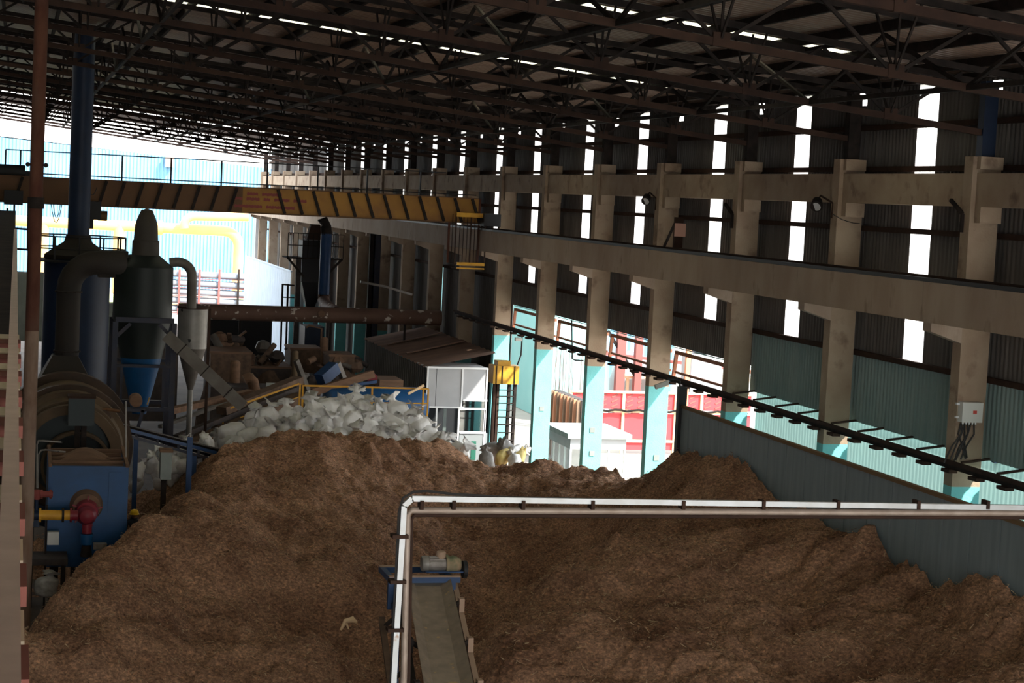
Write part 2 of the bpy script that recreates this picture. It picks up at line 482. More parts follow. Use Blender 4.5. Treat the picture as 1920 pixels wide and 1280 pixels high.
# small hole at the eave beside every column head
wall = struct('wall_right', ws, 'wall_sheet')
struct('window_20', sl, 'fibreglass_white')
struct('wall_right_teal', ts, 'teal_sheet')
struct('wall_right_translucent', fb, 'fibreglass_teal')
g = MB().box((XL - .1, -6, 0), (XL, YEND, 19)); struct('wall_left_blocker', g, 'wall_sheet')  # unseen wall, added to keep light from the left out
g = MB().box((XL, -6.2, 13.6), (XS + .3, -6, 21)).box((XL, -6.2, 0), (-4, -6, 13.59)); struct('wall_rear_blocker', g, 'wall_sheet')  # unseen, added behind the camera to darken the roof and left plant

# girts (horizontal rails of the wall)
n = 0
for z in (14.36, 12.72, 9.25, 15.5):
    n += 1
    g = MB().box((XS - 0.16, YK(KF), z - 0.07), (XS - 0.01, YEND, z + 0.07)); struct('trim_%d' % n, g, 'steel_brown')
g = MB().box((XS - 0.3, YK(KF), 16.58), (XS + 0.3, YEND, 16.7)); struct('trim_5', g, 'steel_dark')

# ceiling: ribbed sheets, cream skylight strips every second bay
sky = [YK(k) + S * 0.35 for k in (-4, -2, 0, 2, 4)]
sky_short = [(YK(6) + S * .44, 10.6, 12.6), (YK(8) + S * .44, 10.4, 12.2), (YK(1) + S * .42, 10.9, 13.2), (YK(3) + S * .42, 11.2, 12.6)]
YR = 141.0
rs = MB(); y = -6.0; sw = 1.3
for c in sky:
    corr(rs, 'roof', y, c - sw / 2, XR, XS + 0.5, 0.3, 0.05); y = c + sw / 2
tail = []
for c, x0, x1 in sorted(sky_short):
    if c > y: tail.append((c, x0, x1))
for c, x0, x1 in tail:
    corr(rs, 'roof', y, c - .3, XR, XS + 0.5, 0.3, 0.05)
    corr(rs, 'roof', c - .3, c + .3, XR, x0, 0.3, 0.05); corr(rs, 'roof', c - .3, c + .3, x1, XS + .5, 0.3, 0.05); y = c + .3
corr(rs, 'roof', y, YR, XR, XS + 0.5, 0.3, 0.05)
struct('ceiling', rs, 'roof_sheet')
rs = MB()
# end pieces of the strips near the eave
for c in sky: corr(rs, 'roof', c - sw / 2, c + sw / 2, 20.7, XS + 0.5, 0.3, 0.05)
struct('ceiling_eave_pieces', rs, 'roof_sheet')
g = MB().add([(XR, -6, ROOF(XR)), (XR, YEND, ROOF(XR)), (XL, YEND, ROOF(XR) - 1), (XL, -6, ROOF(XR) - 1)], [(0, 1, 2, 3)])
struct('ceiling_left_slope', g, 'roof_sheet')
for i, c in enumerate(sky):
    g = MB(); corr(g, 'roof', c - sw / 2, c + sw / 2, XR, 20.7, 0.3, 0.05)
    struct('window_%d' % (i + 1), g, 'fibreglass_cream')

# purlins, dark, along the building
for i in range(16):
    x = 21.6 - i * 1.85
    zr = ROOF(x)
    g = MB().box((x - 0.05, -5, zr - 0.25), (x + 0.05, YR, zr - 0.02))
    tag(obj('roof_purlin', g, 'steel_dark'), 'dark steel purlin under the roof sheets, %s from the right wall' % ORD[i], 'purlin', 'roof purlins')

# roof trusses
NODE = 3.6
for k in range(-4, 16):
    y = YK(k) - 0.2
    if y < 6: continue
    idx = k + 4
    t = thing('roof_truss', '%s roof truss from the camera, triangular lattice of brown steel tubes' % ORD[idx], 'roof truss', (W, y, 15.1), 'roof trusses')
    near = k <= 5
    zb = lambda x: ROOF(x) - 1.64
    zt = lambda x: ROOF(x) - 0.32
    xa, xb = 22.6, -12.0
    obj('bottom_chord', MB().bar((xa, y, zb(xa)), (xb, y, zb(xb)), 0.14, 0.15), 'steel_brown', t)
    for sgn in (-1, 1):
        obj('top_chord', MB().bar((xa, y + sgn * 1.0, zt(xa)), (xb, y + sgn * 1.0, zt(xb)), 0.12, 0.14), 'steel_dark', t)
    allb = MB()
    nx = 0; x = 19.85
    while x > (xb + 1 if k > 0 else -2):
        x2 = min(x + NODE / 2, 22.7)
        ends = [((x, y, zb(x)), (x - NODE / 2, y, zt(x - NODE / 2)), .07), ((x, y, zb(x)), (x2, y, zt(x2)), .07), ((x, y, zb(x)), (x + .05, y, zt(x)), .045)]
        for sgn in (-1, 1): ends.append(((x, y, zb(x)), (x, y + sgn, zt(x)), .045))
        ends.append(((x - NODE / 2, y - 1, zt(x - NODE / 2)), (x - NODE / 2, y + 1, zt(x - NODE / 2)), .08))
        for p, q, w in ends:
            if near: obj('brace', MB().bar(p, q, w), 'steel_dark', t)
            else: allb.bar(p, q, w)
        # gusset plate at the node
        (obj('gusset', MB().cbox((x, y, zb(x) + .06), (.34, .17, .26)), 'steel_brown', t) if near else allb.cbox((x, y, zb(x) + .06), (.3, .17, .26)))
        x -= NODE
    if not near: obj('bracing', allb, 'steel_dark', t)
# longitudinal bottom ties and cross bracing between trusses
for i, x in enumerate((17.8, 10.6, 3.4, -3.8)):
    z = ROOF(x) - 1.64
    t = thing('longitudinal_brace', '%s dark steel tie line from the right wall, linking the trusses lengthways' % ORD[i], 'brace', (x, 60, z), 'longitudinal ties')
    obj('tie', MB().bar((x, YK(-4), z), (x, YK(15), z), 0.1), 'steel_dark', t)
    g = MB()
    for k in range(-4, 15):
        ya, yb = YK(k) - .2, YK(k + 1) - .2; ym = (ya + yb) / 2
        g.bar((x, ya, z), (x, ym, z + 1.3), .07); g.bar((x, ym, z + 1.3), (x, yb, z), .07)
    obj('diagonal_bracing', g, 'steel_dark', t)

# ---------------------------------------------------------------- columns, corbels, beams
for k in range(-1, KL + 1):
    y1 = YK(k); ya = y1 - 0.42
    i = k + 1
    if k >= -1:
        look = 'with a white switch box on it' if k == 0 else ('with turquoise painted foot in the open bays' if 2 <= k <= 6 else 'standing along the right wall')
        t = thing('concrete_column', '%s concrete column from the right edge, %s' % (ORD[max(k, 0)], look) if k >= 0 else 'concrete column of the right wall just outside the right edge', 'column', (W + .37, ya + .2, 0), 'columns of the right wall')
        obj('shaft', MB().box((W, ya, 0), (W + .75, y1, 14.6)), 'painted_column', t)
        # corbel that carries the runway beam
        obj('corbel', MB().prism([(W, 10.12), (W, 10.6), (W - .82, 10.6), (W - .82, 10.38)], ya, y1), 'runway_concrete', t)
        # bracket blocks that carry the upper beams, and the head block
        obj('bracket', MB().box((W + .12, ya - .28, 13.02), (W + .68, ya, 13.40)).box((W + .12, y1, 13.02), (W + .68, y1 + .28, 13.40)), 'concrete', t)
        obj('head_block', MB().box((W + .1, ya - .18, 14.3), (W + .7, ya, 14.6)), 'concrete', t)
        obj('steel_post', MB().box((W + .25, ya + .08, 14.6), (W + .6, y1 - .06, 16.4)), 'steel_dark' if k != 0 else 'deep_blue', t)
    if k < KL:
        g = MB().box((W + .12, YK(k) + .003, 13.40), (W + .5, YK(k + 1) - .423, 14.2))
        tag(obj('upper_beam', g, 'concrete'), 'upper concrete tie beam in the %s bay from the right edge' % ORD[max(i, 0)], 'beam', 'upper tie beams')
        g = MB().box((W - .98, YK(k) - .19, 10.603), (W - .30, YK(k + 1) - .21, 11.56))
        tag(obj('runway_beam', g, 'runway_concrete'), 'concrete crane runway beam in the %s bay from the right edge' % ORD[max(i, 0)], 'beam', 'right runway beams')

ZR = H - 1.29
g = MB()
xr = W - .62
t = thing('crane_rail', 'dark steel crane rail along the top of the right runway beams', 'rail', (xr, 60, 11.56))
obj('rail_head', MB().box((xr - .04, YK(-1), ZR - .05), (xr + .04, YEND, ZR)).box((xr - .018, YK(-1), ZR - .11), (xr + .018, YEND, ZR - .05)).box((xr - .09, YK(-1), 11.563), (xr + .09, YEND, ZR - .11)), 'steel_brown', t)
g = MB().box((W - .95, YK(-1), 11.563), (W - .85, YEND, 11.66)); obj('cable_duct', g, 'steel_black', t)

# left runway rail, right under the camera
lr = P(25, 1280, z=ZR)
xl = -0.03
t = thing('crane_rail', 'pale worn crane rail at the left edge with red clips beside it', 'rail', (xl, 30, 11.45))
pr = [P(24, 1280, z=ZR), P(14, 640, z=ZR)]
XRL = 0.5 * (P(24, 1280, z=ZR)[0] + P(16, 800, z=ZR)[0])
rw = 0.036
obj('rail_head', MB().box((XRL - rw, 2, ZR - .05), (XRL + rw, 48, ZR)).box((XRL - .015, 2, ZR - .13), (XRL + .015, 48, ZR - .05)), 'rail_top', t)
for i, py in enumerate((640, 668, 700, 738, 790, 855, 957, 1077, 1240)):
    yy = P(25, py, z=ZR - .1)[1]
    c = MB().box((XRL - .12, yy - .20, ZR - .17), (XRL + .062, yy + .20, ZR - .10))
    obj('rail_clip', c, 'clip_red', t)
    obj('grout_pad', MB().box((XRL - .12, yy + .20, ZR - .18), (XRL + .05, yy + .62, ZR - .09)), 'grout_cream', t)
tag(obj('runway_beam', MB().box((XRL - .75, 2, ZR - 1.0), (XRL + .0, 84, ZR - .185)), 'steel_dark'), 'concrete runway beam under the left crane rail at the left edge', 'beam')

# walk tray with brackets on the right columns
t = thing('cable_tray', 'long brown bracketed tray sloping past all right wall columns', 'tray', (W - .1, 60, 7.2))
xt = W - .16
obj('tray_rail', MB().box((xt - .06, YK(-1), 7.22), (xt + .02, YK(7), 7.32)), 'steel_brown', t)
obj('tray_rail', MB().box((xt + .04, YK(-1), 7.10), (xt + .12, YK(7), 7.20)), 'steel_dark', t)
yy = YK(-1) + .6
while yy < YK(7):
    obj('tray_bracket', MB().box((xt - .10, yy - .45, 7.02), (xt + .13, yy - .05, 7.1)), 'steel_brown', t)
    yy += 1.32
# glazed canopy strip between tray and sheets in the closed bays
for k in (-1, 0, 1):
    t = thing('canopy_glazing', 'tilted glass panes between tray and teal sheets, %s bay from right' % ORD[k + 1], 'glazing', (W + .5, YK(k) + 3, 7.2), 'canopy glazing')
    for j in range(4):
        a = YK(k) + .25 + j * 1.72
        p = MB().add([(W + .3, a, 7.24), (W + .3, a + 1.5, 7.24), (XS - .05, a + 1.5, 7.34), (XS - .05, a, 7.34)], [(0, 1, 2, 3)])
        obj('glass_pane', p, 'glass', t)
        obj('glazing_bar', MB().bar((W + .2, a + 1.61, 7.24), (XS, a + 1.61, 7.34), .09, .05), 'steel_brown', t)
# brown framed top lights in the open bays
for k in range(2, 6):
    a, b = YK(k) + .1, YK(k + 1) - .5
    t = thing('window_frame', 'rust brown tilted window frame in the %s bay from the right edge' % ORD[k + 1], 'window frame', (XS, (a + b) / 2, 7.2), 'brown frames in the open bays')
    g = MB().bar((XS, a, 7.9), (XS, b, 7.9), .1, .12).bar((XS, a, 7.2), (XS, b, 7.2), .08)
    obj('frame_rail', g, 'window_frame', t)
    obj('frame_stile', MB().bar((XS, b, 7.95), (XS, b + .25, 6.9), .12), 'window_frame', t)
    obj('hood_sheet', MB().add([(XS - .02, a, 8.06), (XS - .02, b + .2, 8.06), (XS + .55, b + .2, 7.93), (XS + .55, a, 7.93), (XS - .02, a, 8.09), (XS - .02, b + .2, 8.09), (XS + .55, b + .2, 7.96), (XS + .55, a, 7.96)],
                                [(0, 1, 2, 3), (4, 5, 6, 7), (3, 2, 6, 7), (0, 1, 5, 4)]), 'fibreglass_teal', t)

# partition walls
def partition(x, ya, yb, ztop, m, cap, name, lab):
    g = MB()
    yy = ya; st = 1.25
    while yy < yb - .01:
        y2 = min(yy + st, yb)
        g.box((x, yy + .012, 0), (x + .05, y2 - .012, ztop)); g.box((x + .015, y2 - .012, 0), (x + .04, y2 + .012, ztop))
        yy = y2
    t = thing(name, lab, 'partition', (x, (ya + yb) / 2, 0))
    obj('sheeting', g, m, t)
    obj('cap_rail', MB().box((x - .03, ya, ztop), (x + .1, yb, ztop + .09)), cap, t)
    return t


pt = partition(20.0, 22, 53.9, 6.9, 'partition', 'partition_cap', 'partition_wall', 'long grey sheet partition holding back the husk heap on the right')
obj('end_post', MB().box((19.9, 53.9, 0), (20.15, 54.15, 7.55)), 'steel_black', pt)
partition(20.0, 139, 168, 6.9, 'pale_partition', 'pale_partition', 'partition_wall', 'pale bluish sheet partition at the far end of the hall')
# lamp and pipe at the partition end
lp = P(1282, 735, y=54)
t = thing('wall_camera', 'small white camera on a bent pipe at the partition end', 'camera', (20, 54, 7.5))
obj('bent_pipe', MB().path([(20.0, 54.2, 7.0), (20.0, 54.2, 7.7), (19.85, 54.2, 7.78), (19.6, 54.2, 7.75)], .03), 'steel_black', t, True)
obj('camera_body', MB().bar((19.62, 54.2, 7.66), (19.2, 54.2, 7.50), .13, .13), 'box_white', t)

# ================================================================ outside
# long blue building across the far yard
YB = 235.0
def wz(px, py, y): return P(px, py, y=y)
a = P(-60, 250, y=YB); b = P(700, 338, y=YB)
g = MB()
n = 150; vs = []; fs = []
for i in range(n * 4 + 1):
    x = a[0] - 12 + (b[0] + 14 - a[0]) * i / (n * 4)
    top = a[2] + (b[2] - a[2]) * (x - a[0]) / (b[0] - a[0])
    d = (0, .12, .12, 0)[i % 4]
    vs += [(x, YB + d, 0), (x, YB + d, top)]
g.add(vs, [(2 * i, 2 * i + 1, 2 * i + 3, 2 * i + 2) for i in range(n * 4)])
bt = thing('blue_building', 'long bright blue corrugated factory building beyond the open far end', 'building', (15, YB, 0))
obj('front_wall', g, 'blue_sheet', bt)
g = MB().add([(a[0] - 12, YB + .2, a[2] + 1), (b[0] + 2, YB + .2, b[2] - .3), (b[0] + 2, YB + 30, b[2] - .3), (a[0] - 12, YB + 30, a[2] + 1), (a[0] - 12, YB + 30, 0), (b[0] + 2, YB + 30, 0), (b[0] + 2, YB + .2, 0), (a[0] - 12, YB + .2, 0)],
             [(0, 1, 2, 3), (3, 2, 5, 4), (1, 6, 5, 2), (0, 3, 4, 7)])
obj('building_body', g, 'blue_sheet', bt)
q = P(318, 303, y=YB - .6); obj('wall_vent', MB().cbox(q, (1.0, 1.0, 1.3)), 'pink_board', bt)

# yellow overhead pipes before the blue building
YP = 222.0
pp = lambda x, y, Y=YP: P(x, y, y=Y)
r = 0.62
p0, p1, p2, p3 = pp(-40, 408), pp(340, 424), pp(447, 431), pp(447, 545)
t = thing('yellow_pipeline', 'thick yellow pipeline running across and turning down at its right end', 'pipe', (p1[0], YP, 0))
zc = 0.5 * (pp(60, 417)[2] + pp(300, 427)[2])
cx = pp(447, 470)[0]
obj('main_pipe', MB().path([(pp(-40, 410)[0], YP, pp(100, 416)[2])] + [tuple(v) for v in arc((cx, YP, pp(420, 433)[2]), (-1, 0, 0), (0, 0, -1), 1.8)] + [(cx, YP, .3)], r, 14), 'pipe_yellow', t, True)
for px in (19, 82, 223):
    x = pp(px, 440)[0]
    obj('branch_pipe', MB().tube((x, YP, pp(px, 420)[2]), (x, YP, 0), .58 if px != 223 else .66, n=14), 'pipe_yellow', t, True)
obj('pipe_flange', MB().tube(pp(300, 427) - np.array([.3, 0, 0]), pp(300, 427) + np.array([.3, 0, 0]), .85, n=14), 'pipe_yellow', t, True)
t['loop'] = 1; del t['loop']
c1 = pp(346, 405, YP - 1.4)
obj('loop_pipe', MB().path([pp(346, 428, YP - 1.4)] + [tuple(v) for v in arc(c1, (0, 0, -1), (1, 0, 0), 1.1)] + [pp(466, 407, YP - 1.4)], .5, 12), 'pipe_yellow', t, True)
# stack of grey pipes
YG = 190.0
for i, py in enumerate((513, 530, 546, 562, 578)):
    a_, b_ = P(318, py - 1, y=YG), P(475, py + 6, y=YG)
    tag(obj('grey_pipe', MB().tube((a_[0], YG, a_[2]), (b_[0], YG, a_[2] - .12), .33, n=12), 'pipe_grey', None, True),
        'grey pipe on the outdoor rack, %s from the top' % ORD[i], 'pipe', 'grey pipes on the outdoor rack')
t = thing('pipe_rack', 'red brown steel rack holding the grey pipes outdoors', 'rack', (P(420, 540, y=YG)[0], YG, 0))
for px in (337, 375, 412, 448):
    q = P(px, 505, y=YG - .42)
    obj('rack_post', MB().box((q[0] - .1, YG - .52, 0), (q[0] + .1, YG - .36, q[2])), 'maroon_steel' if px != 448 else 'steel_dark', t)
for py in (513, 530, 546, 562, 578):
    a_ = P(318, py - 1, y=YG); b_ = P(475, py, y=YG)
    obj('rack_arm', MB().box((a_[0], YG - .36, a_[2] - .49), (b_[0], YG + .3, a_[2] - .45)), 'maroon_steel', t)
g = MB().box((-20, 196, -.02), (45, 215, .25)); o = struct('floor_grass', g, 'grass')
# end post of the hall, sunlit
g = MB().box((21.8, YEND - .1, 0), (22.8, YEND + .5, 13.2)); tag(obj('end_column', g, 'white_panel'), 'white sunlit end column at the far right corner of the hall', 'column')

# beyond the open bays on the right
t = thing('turquoise_building', 'turquoise rendered building glowing behind the open bays', 'building', (36, 135, 0))
g = MB().box((31, 106, 0), (33.3, 150, 8.6))
obj('building_body', g, 'turquoise_wall', t)
obj('parapet', MB().box((30.8, 105.8, 8.6), (33.5, 150.2, 9.0)), 'white_panel', t)
def span(px0, px1, py0, py1, y):
    a, b = P(px0, py0, y=y), P(px1, py1, y=y)
    return a, b
# red formwork boards in timber frames
YF = 93.0
t = thing('formwork_wall', 'wall of red formwork boards in pale timber frames behind the open bays', 'formwork', (33, YF, 0))
xa = 28.3; xb = 38.5; zt_ = P(1200, 737, y=YF)[2]; zm = P(1200, 771, y=YF)[2]
zm2 = P(1200, 826, y=YF)[2]
nn = 7; stp = (xb - xa) / nn
for i in range(nn):
    for (z0, z1) in ((0.2, zm2 - .1), (zm2, zm - .12), (zm + .1, zt_)):
        x0 = xa + i * stp
        b_ = obj('formwork_board', MB().box((x0 + .06, YF, z0), (x0 + stp - .06, YF + .04, z1)), 'form_red', t)
        if z0 > 1:
            g = MB()
            for r_ in range(3):
                for c_ in range(2):
                    zz = z0 + (z1 - z0) * (.2 + .3 * r_); xx = x0 + stp * (.25 + .42 * c_)
                    g.bar((xx - .17, YF - .01, zz - .06), (xx + .17, YF - .01, zz + .09), .02, .09, up=(0, 0, 1))
            obj('board_print', g, 'maroon_steel', b_)
    obj('timber_stud', MB().box((xa + i * stp - .07, YF - .1, 0), (xa + i * stp + .07, YF - .01, zt_ + .1)), 'form_timber', t)
for z in (zt_ + .05, zm, zm2):
    obj('timber_rail', MB().box((xa, YF - .14, z - .06), (xb, YF - .02, z + .06)), 'form_timber', t)
obj('rope_bundle', MB().path([(xa + i * .34, YF - .25, zm + .06 + .05 * math.sin(i * 1.9)) for i in range(30)], .06, 8), 'steel_dark', t, True)
# pale props in front, right
for i, px in enumerate((1240, 1288)):
    q = P(px, 740, y=84)
    tag(obj('timber_prop', MB().bar((q[0] - .15, 84, 0), (q[0], 84, 8.2), .22, .22), 'orange_timber'), 'tall orange timber prop outside, %s one from the left' % ORD[i], 'prop')
# steel frames and blue sheeting above the formwork
t = thing('steel_frame', 'maroon steel frame with diagonals before blue sheeting outside the open bays', 'frame', (38, 100, 0))
for px, w in ((1165, .5), (1198, .4), (1300, .45), (1335, .3)):
    q = P(px, 640, y=100)
    obj('frame_post', MB().box((q[0] - w / 2, 99.8, 0), (q[0] + w / 2, 100.2, 9.6)), 'maroon_steel', t)
qa, qb = P(1130, 662, y=100), P(1360, 690, y=100)
obj('frame_rail', MB().bar(qa, qb, .18), 'maroon_steel', t)
obj('diagonal', MB().bar(P(1140, 620, y=100), P(1200, 720, y=100), .16).bar(P(1215, 640, y=100), P(1245, 665, y=100), .22), 'steel_dark', t)
g = MB(); qa, qb = P(1138, 640, y=118), P(1262, 700, y=118)
corr(g, ('f', 118), qa[0], qb[0], 0, 10.2, .6, .08)
tag(obj('blue_cladding', g, 'blue_sheet'), 'blue sheet cladding seen through the third open bay', 'cladding')
t = thing('storage_tank', 'round pale blue tank on a platform outside the second open bay', 'tank', P(1318, 650, y=98))
q = P(1318, 640, y=98)
obj('tank_body', MB().lathe((q[0], 98, q[2] - .7), [(0, .2), (.15, .6), (.6, .8), (1.1, .62), (1.3, .15)], 18), 'pipe_grey', t, True)
obj('tank_stand', MB().box((q[0] - .9, 97.2, 0), (q[0] + .9, 98.8, q[2] - .7)), 'white_panel', t)
q = P(1290, 720, y=101)
tag(obj('scaffold_deck', MB().box((q[0] - 3.9, 100.5, 0), (q[0] - 3.75, 100.65, q[2] + .3)).box((q[0] + 5.7, 100.5, 0), (q[0] + 5.85, 100.65, q[2] + .3)).box((q[0] - 4, 100.4, q[2] + .3), (q[0] + 6, 101.6, q[2] + .45)), 'form_timber'), 'pale timber scaffold deck outside above the red boards', 'deck')
q = P(1185, 700, y=103)
tag(obj('wrapped_stack', MB().lathe((q[0], 103, q[2] - 1.6), [(1.6 - q[2], 1.3), (0, 1.3), (1.2, 1.35), (2.3, 1.0), (2.9, .3)], 14), 'white_panel', None, True), 'pale wrapped bundle standing behind the red formwork', 'bundle')
q = P(1100, 640, y=104)
# starter bars
t = thing('rebar_bundle', 'cluster of thin upright reinforcing bars above the brown container', 'rebar', (28.4, 92, 3.4))
for i in range(26):
    x = 27.6 + rng.random() * 1.6; y = 93.2 + rng.random() * 5
    obj('rebar', MB().tube((x, y, 0), (x + rng.normal() * .1, y, 5.2 + rng.random() * .8), .02, n=5), 'galvanised', t)
# ribbed brown container
t = thing('ribbed_container', 'dark brown ribbed container behind the turquoise columns', 'container', (28, 88, 0))
g = MB().box((27.2, 87.5, 0), (27.6, 92.7, 3.35)); obj('container_body', g, 'machine_dark', t)
for i in range(9):
    y = 87.6 + i * .58
    obj('rib', MB().box((27.02, y, 0), (27.2, y + .16, 3.35)), 'orange_timber' if i % 2 else 'container_brown', t)
# site booth, white frame
t = thing('site_booth', 'low white framed glazed booth with a grey roof outside the open bays', 'booth', (26.3, 78, 0))
bx0, bx1, by0, by1 = 24.45, 27.1, 80.0, 83.7
zr_ = P(1130, 822, y=80)[2]
obj('roof', MB().box((bx0 - .2, by0 - .2, zr_), (bx1 + .2, by1 + .2, zr_ + .22)), 'panel_grey', t)
obj('fascia', MB().box((bx0, by0, zr_ - .5), (bx1, by1, zr_)), 'white_panel', t)
for x in (bx0, bx0 + .9, bx0 + 1.8, bx1 - .08):
    obj('mullion', MB().box((x, by0, 0), (x + .08, by0 + .08, zr_ - .5)), 'white_frame', t)
for y in (by0 + .9, by0 + 1.8, by0 + 2.7, by1 - .1):
    obj('mullion', MB().box((bx0, y, 0), (bx0 + .08, y + .08, zr_ - .5)), 'white_frame', t)
obj('glazing', MB().box((bx0 + .03, by0 + .03, .1), (bx0 + .05, by1, zr_ - .5)).box((bx0 + .05, by0 + .03, .1), (bx1, by0 + .05, zr_ - .5)), 'glass', t)
obj('rear_panel', MB().box((bx0 + .2, by1 - .06, 0), (bx1, by1, zr_ - .5)), 'white_panel', t)

# ================================================================ overhead crane
YC = 85.0
t = thing('overhead_crane', 'yellow and brown box girder overhead crane spanning the hall with a walkway', 'crane', (10, YC, 12))
gx0 = -0.9; gx1 = 20.9
zt0 = P(20, 333, y=YC)[2]; zt1 = P(900, 371, y=YC)[2]; zb0 = P(20, 378, y=YC)[2]; zb1 = P(840, 414, y=YC)[2]
ztc = 0.5 * (zt0 + zt1); zbc = 0.5 * (zb0 + zb1)
xm = P(455, 370, y=YC)[0]
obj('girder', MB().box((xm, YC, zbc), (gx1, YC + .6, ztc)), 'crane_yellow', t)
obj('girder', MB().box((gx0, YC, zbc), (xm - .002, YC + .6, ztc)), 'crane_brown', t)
obj('flange', MB().box((gx0, YC - .08, ztc), (gx1, YC + .68, ztc + .05)).box((gx0, YC - .08, zbc - .06), (gx1, YC + .68, zbc)), 'crane_brown', t)
for i, px in enumerate((30, 60, 188, 222, 257, 292, 328, 363, 398, 433)):
    top = P(px + 12, 345, y=YC)[0]; bot = P(px - 3, 388, y=YC)[0]
    obj('stiffener', MB().bar((bot, YC - .05, zbc), (top, YC - .05, ztc), .13, .08, up=(0, 1, 0)), 'steel_dark', t)
for i in range(12):
    px = 521 + i * 33.2
    top = P(px, 355, y=YC)[0]; bot = P(px + 13, 398, y=YC)[0]
    obj('stiffener', MB().bar((bot, YC - .05, zbc), (top, YC - .05, ztc), .13, .08, up=(0, 1, 0)), 'steel_dark', t)
# faded maker lettering as worn bars
g = MB()
xs0 = P(440, 370, y=YC)[0]
hh = ztc - zbc
for row, (zf, wds, col) in enumerate(((.76, (.5, .9), 0), (.55, (.35, .6, .3, .7, .6), 0), (.24, (1.25, 1.3), 0))):
    x = xs0 + (0.55 if row == 0 else 0)
    for w in wds:
        nc = max(3, int(w / .06)); zc_ = zbc + hh * zf
        top_ = [(x + w * c_ / nc, zc_ + .05 + .03 * (c_ % 2)) for c_ in range(nc + 1)]
        bot_ = [(x + w * c_ / nc, zc_ - .07 + .02 * ((c_ // 2) % 2)) for c_ in range(nc, -1, -1)]
        obj('faded_word', MB().prism(top_ + bot_, YC - .012, YC - .002), 'dull_red', t)
        x += w + .18
# walkway railing over the girder
rl = MB()
zr1 = ztc + P(230, 293, y=YC + .6)[2] - P(230, 342, y=YC + .6)[2]
obj('railing_top', MB().bar((P(10, 300, y=YC)[0], YC + .55, zr1), (gx1 - 1.5, YC + .55, zr1 ), .05), 'steel_black', t)
obj('toe_board', MB().bar((gx0 + .8, YC + .55, ztc + .18), (gx1, YC + .55, ztc + .18), .05), 'steel_black', t)
for px in (10, 38, 140, 229, 321, 416, 502, 597, 690, 790):
    x = P(px, 315, y=YC + .5)[0]
    obj('railing_post', MB().box((x - .035, YC + .52, ztc), (x + .035, YC + .58, zr1)), 'steel_black', t)
# end carriage on the right rail and hanging access cage
obj('end_carriage', MB().box((20.9, YC - 1.2, 11.78), (21.7, YC + 2.2, 12.35)), 'steel_black', t)
for yy in (YC - .8, YC + 1.8):
    obj('wheel', MB().lathe((21.3, yy, 11.93), [(-.1, .2), (.1, .2)], 16, 'x'), 'steel_dark', t)
obj('end_carriage', MB().box((-.5, YC - 1.0, 11.78), (.3, YC + 2.0, 12.4)), 'steel_black', t)
ca, cb = P(856, 402, y=YC - .9), P(912, 405, y=YC - .9); cc = P(856, 494, y=YC - .9)
obj('cage_rail', MB().bar(ca, (cb[0], YC - .9, ca[2]), .16, .2), 'yellow_paint', t)
obj('cage_rail', MB().bar(cc, (cb[0], YC - .9, cc[2]), .16, .14).bar(cc - np.array([0, 0, .2]), (cb[0], YC - .9, cc[2] - .2), .1, .06), 'yellow_paint', t)
for f_ in (0, .5, 1):
    x = ca[0] + (cb[0] - ca[0]) * f_
    obj('cage_post', MB().box((x - .03, YC - .93, cc[2]), (x + .03, YC - .87, ca[2])), 'steel_brown', t)
for f_ in (0, 1):
    x = ca[0] + (cb[0] - ca[0]) * f_
    obj('cage_post', MB().bar((x - .1, YC + .1, cc[2]), (x - .1, YC + .1, ztc), .1), 'rust', t)
g = MB()
for i in range(9): g.bar((ca[0] + (cb[0] - ca[0]) * i / 8, YC - .2, cc[2]), (ca[0] + (cb[0] - ca[0]) * i / 8, YC - .2, ca[2]), .03)
g.box((ca[0], YC - .9, cc[2] - .04), (cb[0], YC, cc[2])); obj('cage_bars', g, 'steel_brown', t)
# trolley on the left with motor and hook block
tr = thing('crane_trolley', 'dark hoist trolley with motor hanging below the crane by the blue stack', 'hoist', P(170, 400, y=YC - .5))
q0, q1 = P(150, 372, y=YC - .5), P(188, 412, y=YC - .5)
obj('trolley_body', MB().box((q0[0], YC - 1, q1[2]), (q1[0], YC - .12, q0[2] - .1)), 'steel_black', tr)
obj('hoist_motor', MB().tube(P(184, 404, y=YC - .6), P(201, 405, y=YC - .6), .22, n=12), 'crane_brown', tr, True)
q = P(170, 420, y=YC - .5); obj('hook_block', MB().box((q[0] - .12, YC - .6, q[2] - .2), (q[0] + .12, YC - .4, q[2] + .45)), 'steel_black', tr)
q = P(96, 413, y=YC); 
def hang(pxa, pya, pxb, pyb, sag, y, rr=.018, n=9):
    a, b = P(pxa, pya, y=y), P(pxb, pyb, y=y)
    return [a + (b - a) * (i / (n - 1)) - np.array([0, 0, sag * 4 * (i / (n - 1)) * (1 - i / (n - 1))]) for i in range(n)]
for i, (a_, b_, sg) in enumerate(((96, 116, .8), (100, 113, .6), (165, 182, .35))):
    tag(obj('festoon_cable', MB().path(hang(a_, 382 if i < 2 else 350, b_, 384 if i < 2 else 351, sg, YC - .2), .02, 6), 'cable_black', None, True), ['long outer black cable loop hanging under the crane beside the blue stack', 'short inner black cable loop hanging under the crane beside the blue stack', 'small black cable loop lying against the crane girder right of the stack'][i], 'cable')
t = thing('crane_winch', 'dark winch drum on the crane walkway at the left edge', 'winch', P(20, 330, y=YC + .3))
q0 = P(0, 310, y=YC + .3); q1 = P(47, 332, y=YC + .3)
obj('winch_drum', MB().tube((q0[0] - .3, YC + .3, (q0[2] + q1[2]) / 2), (q1[0], YC + .3, (q0[2] + q1[2]) / 2), .3, n=14), 'steel_black', t, True)
obj('winch_motor', MB().cbox((q1[0] + .25, YC + .3, q1[2] + .1), (.5, .4, .35)), 'steel_black', t)
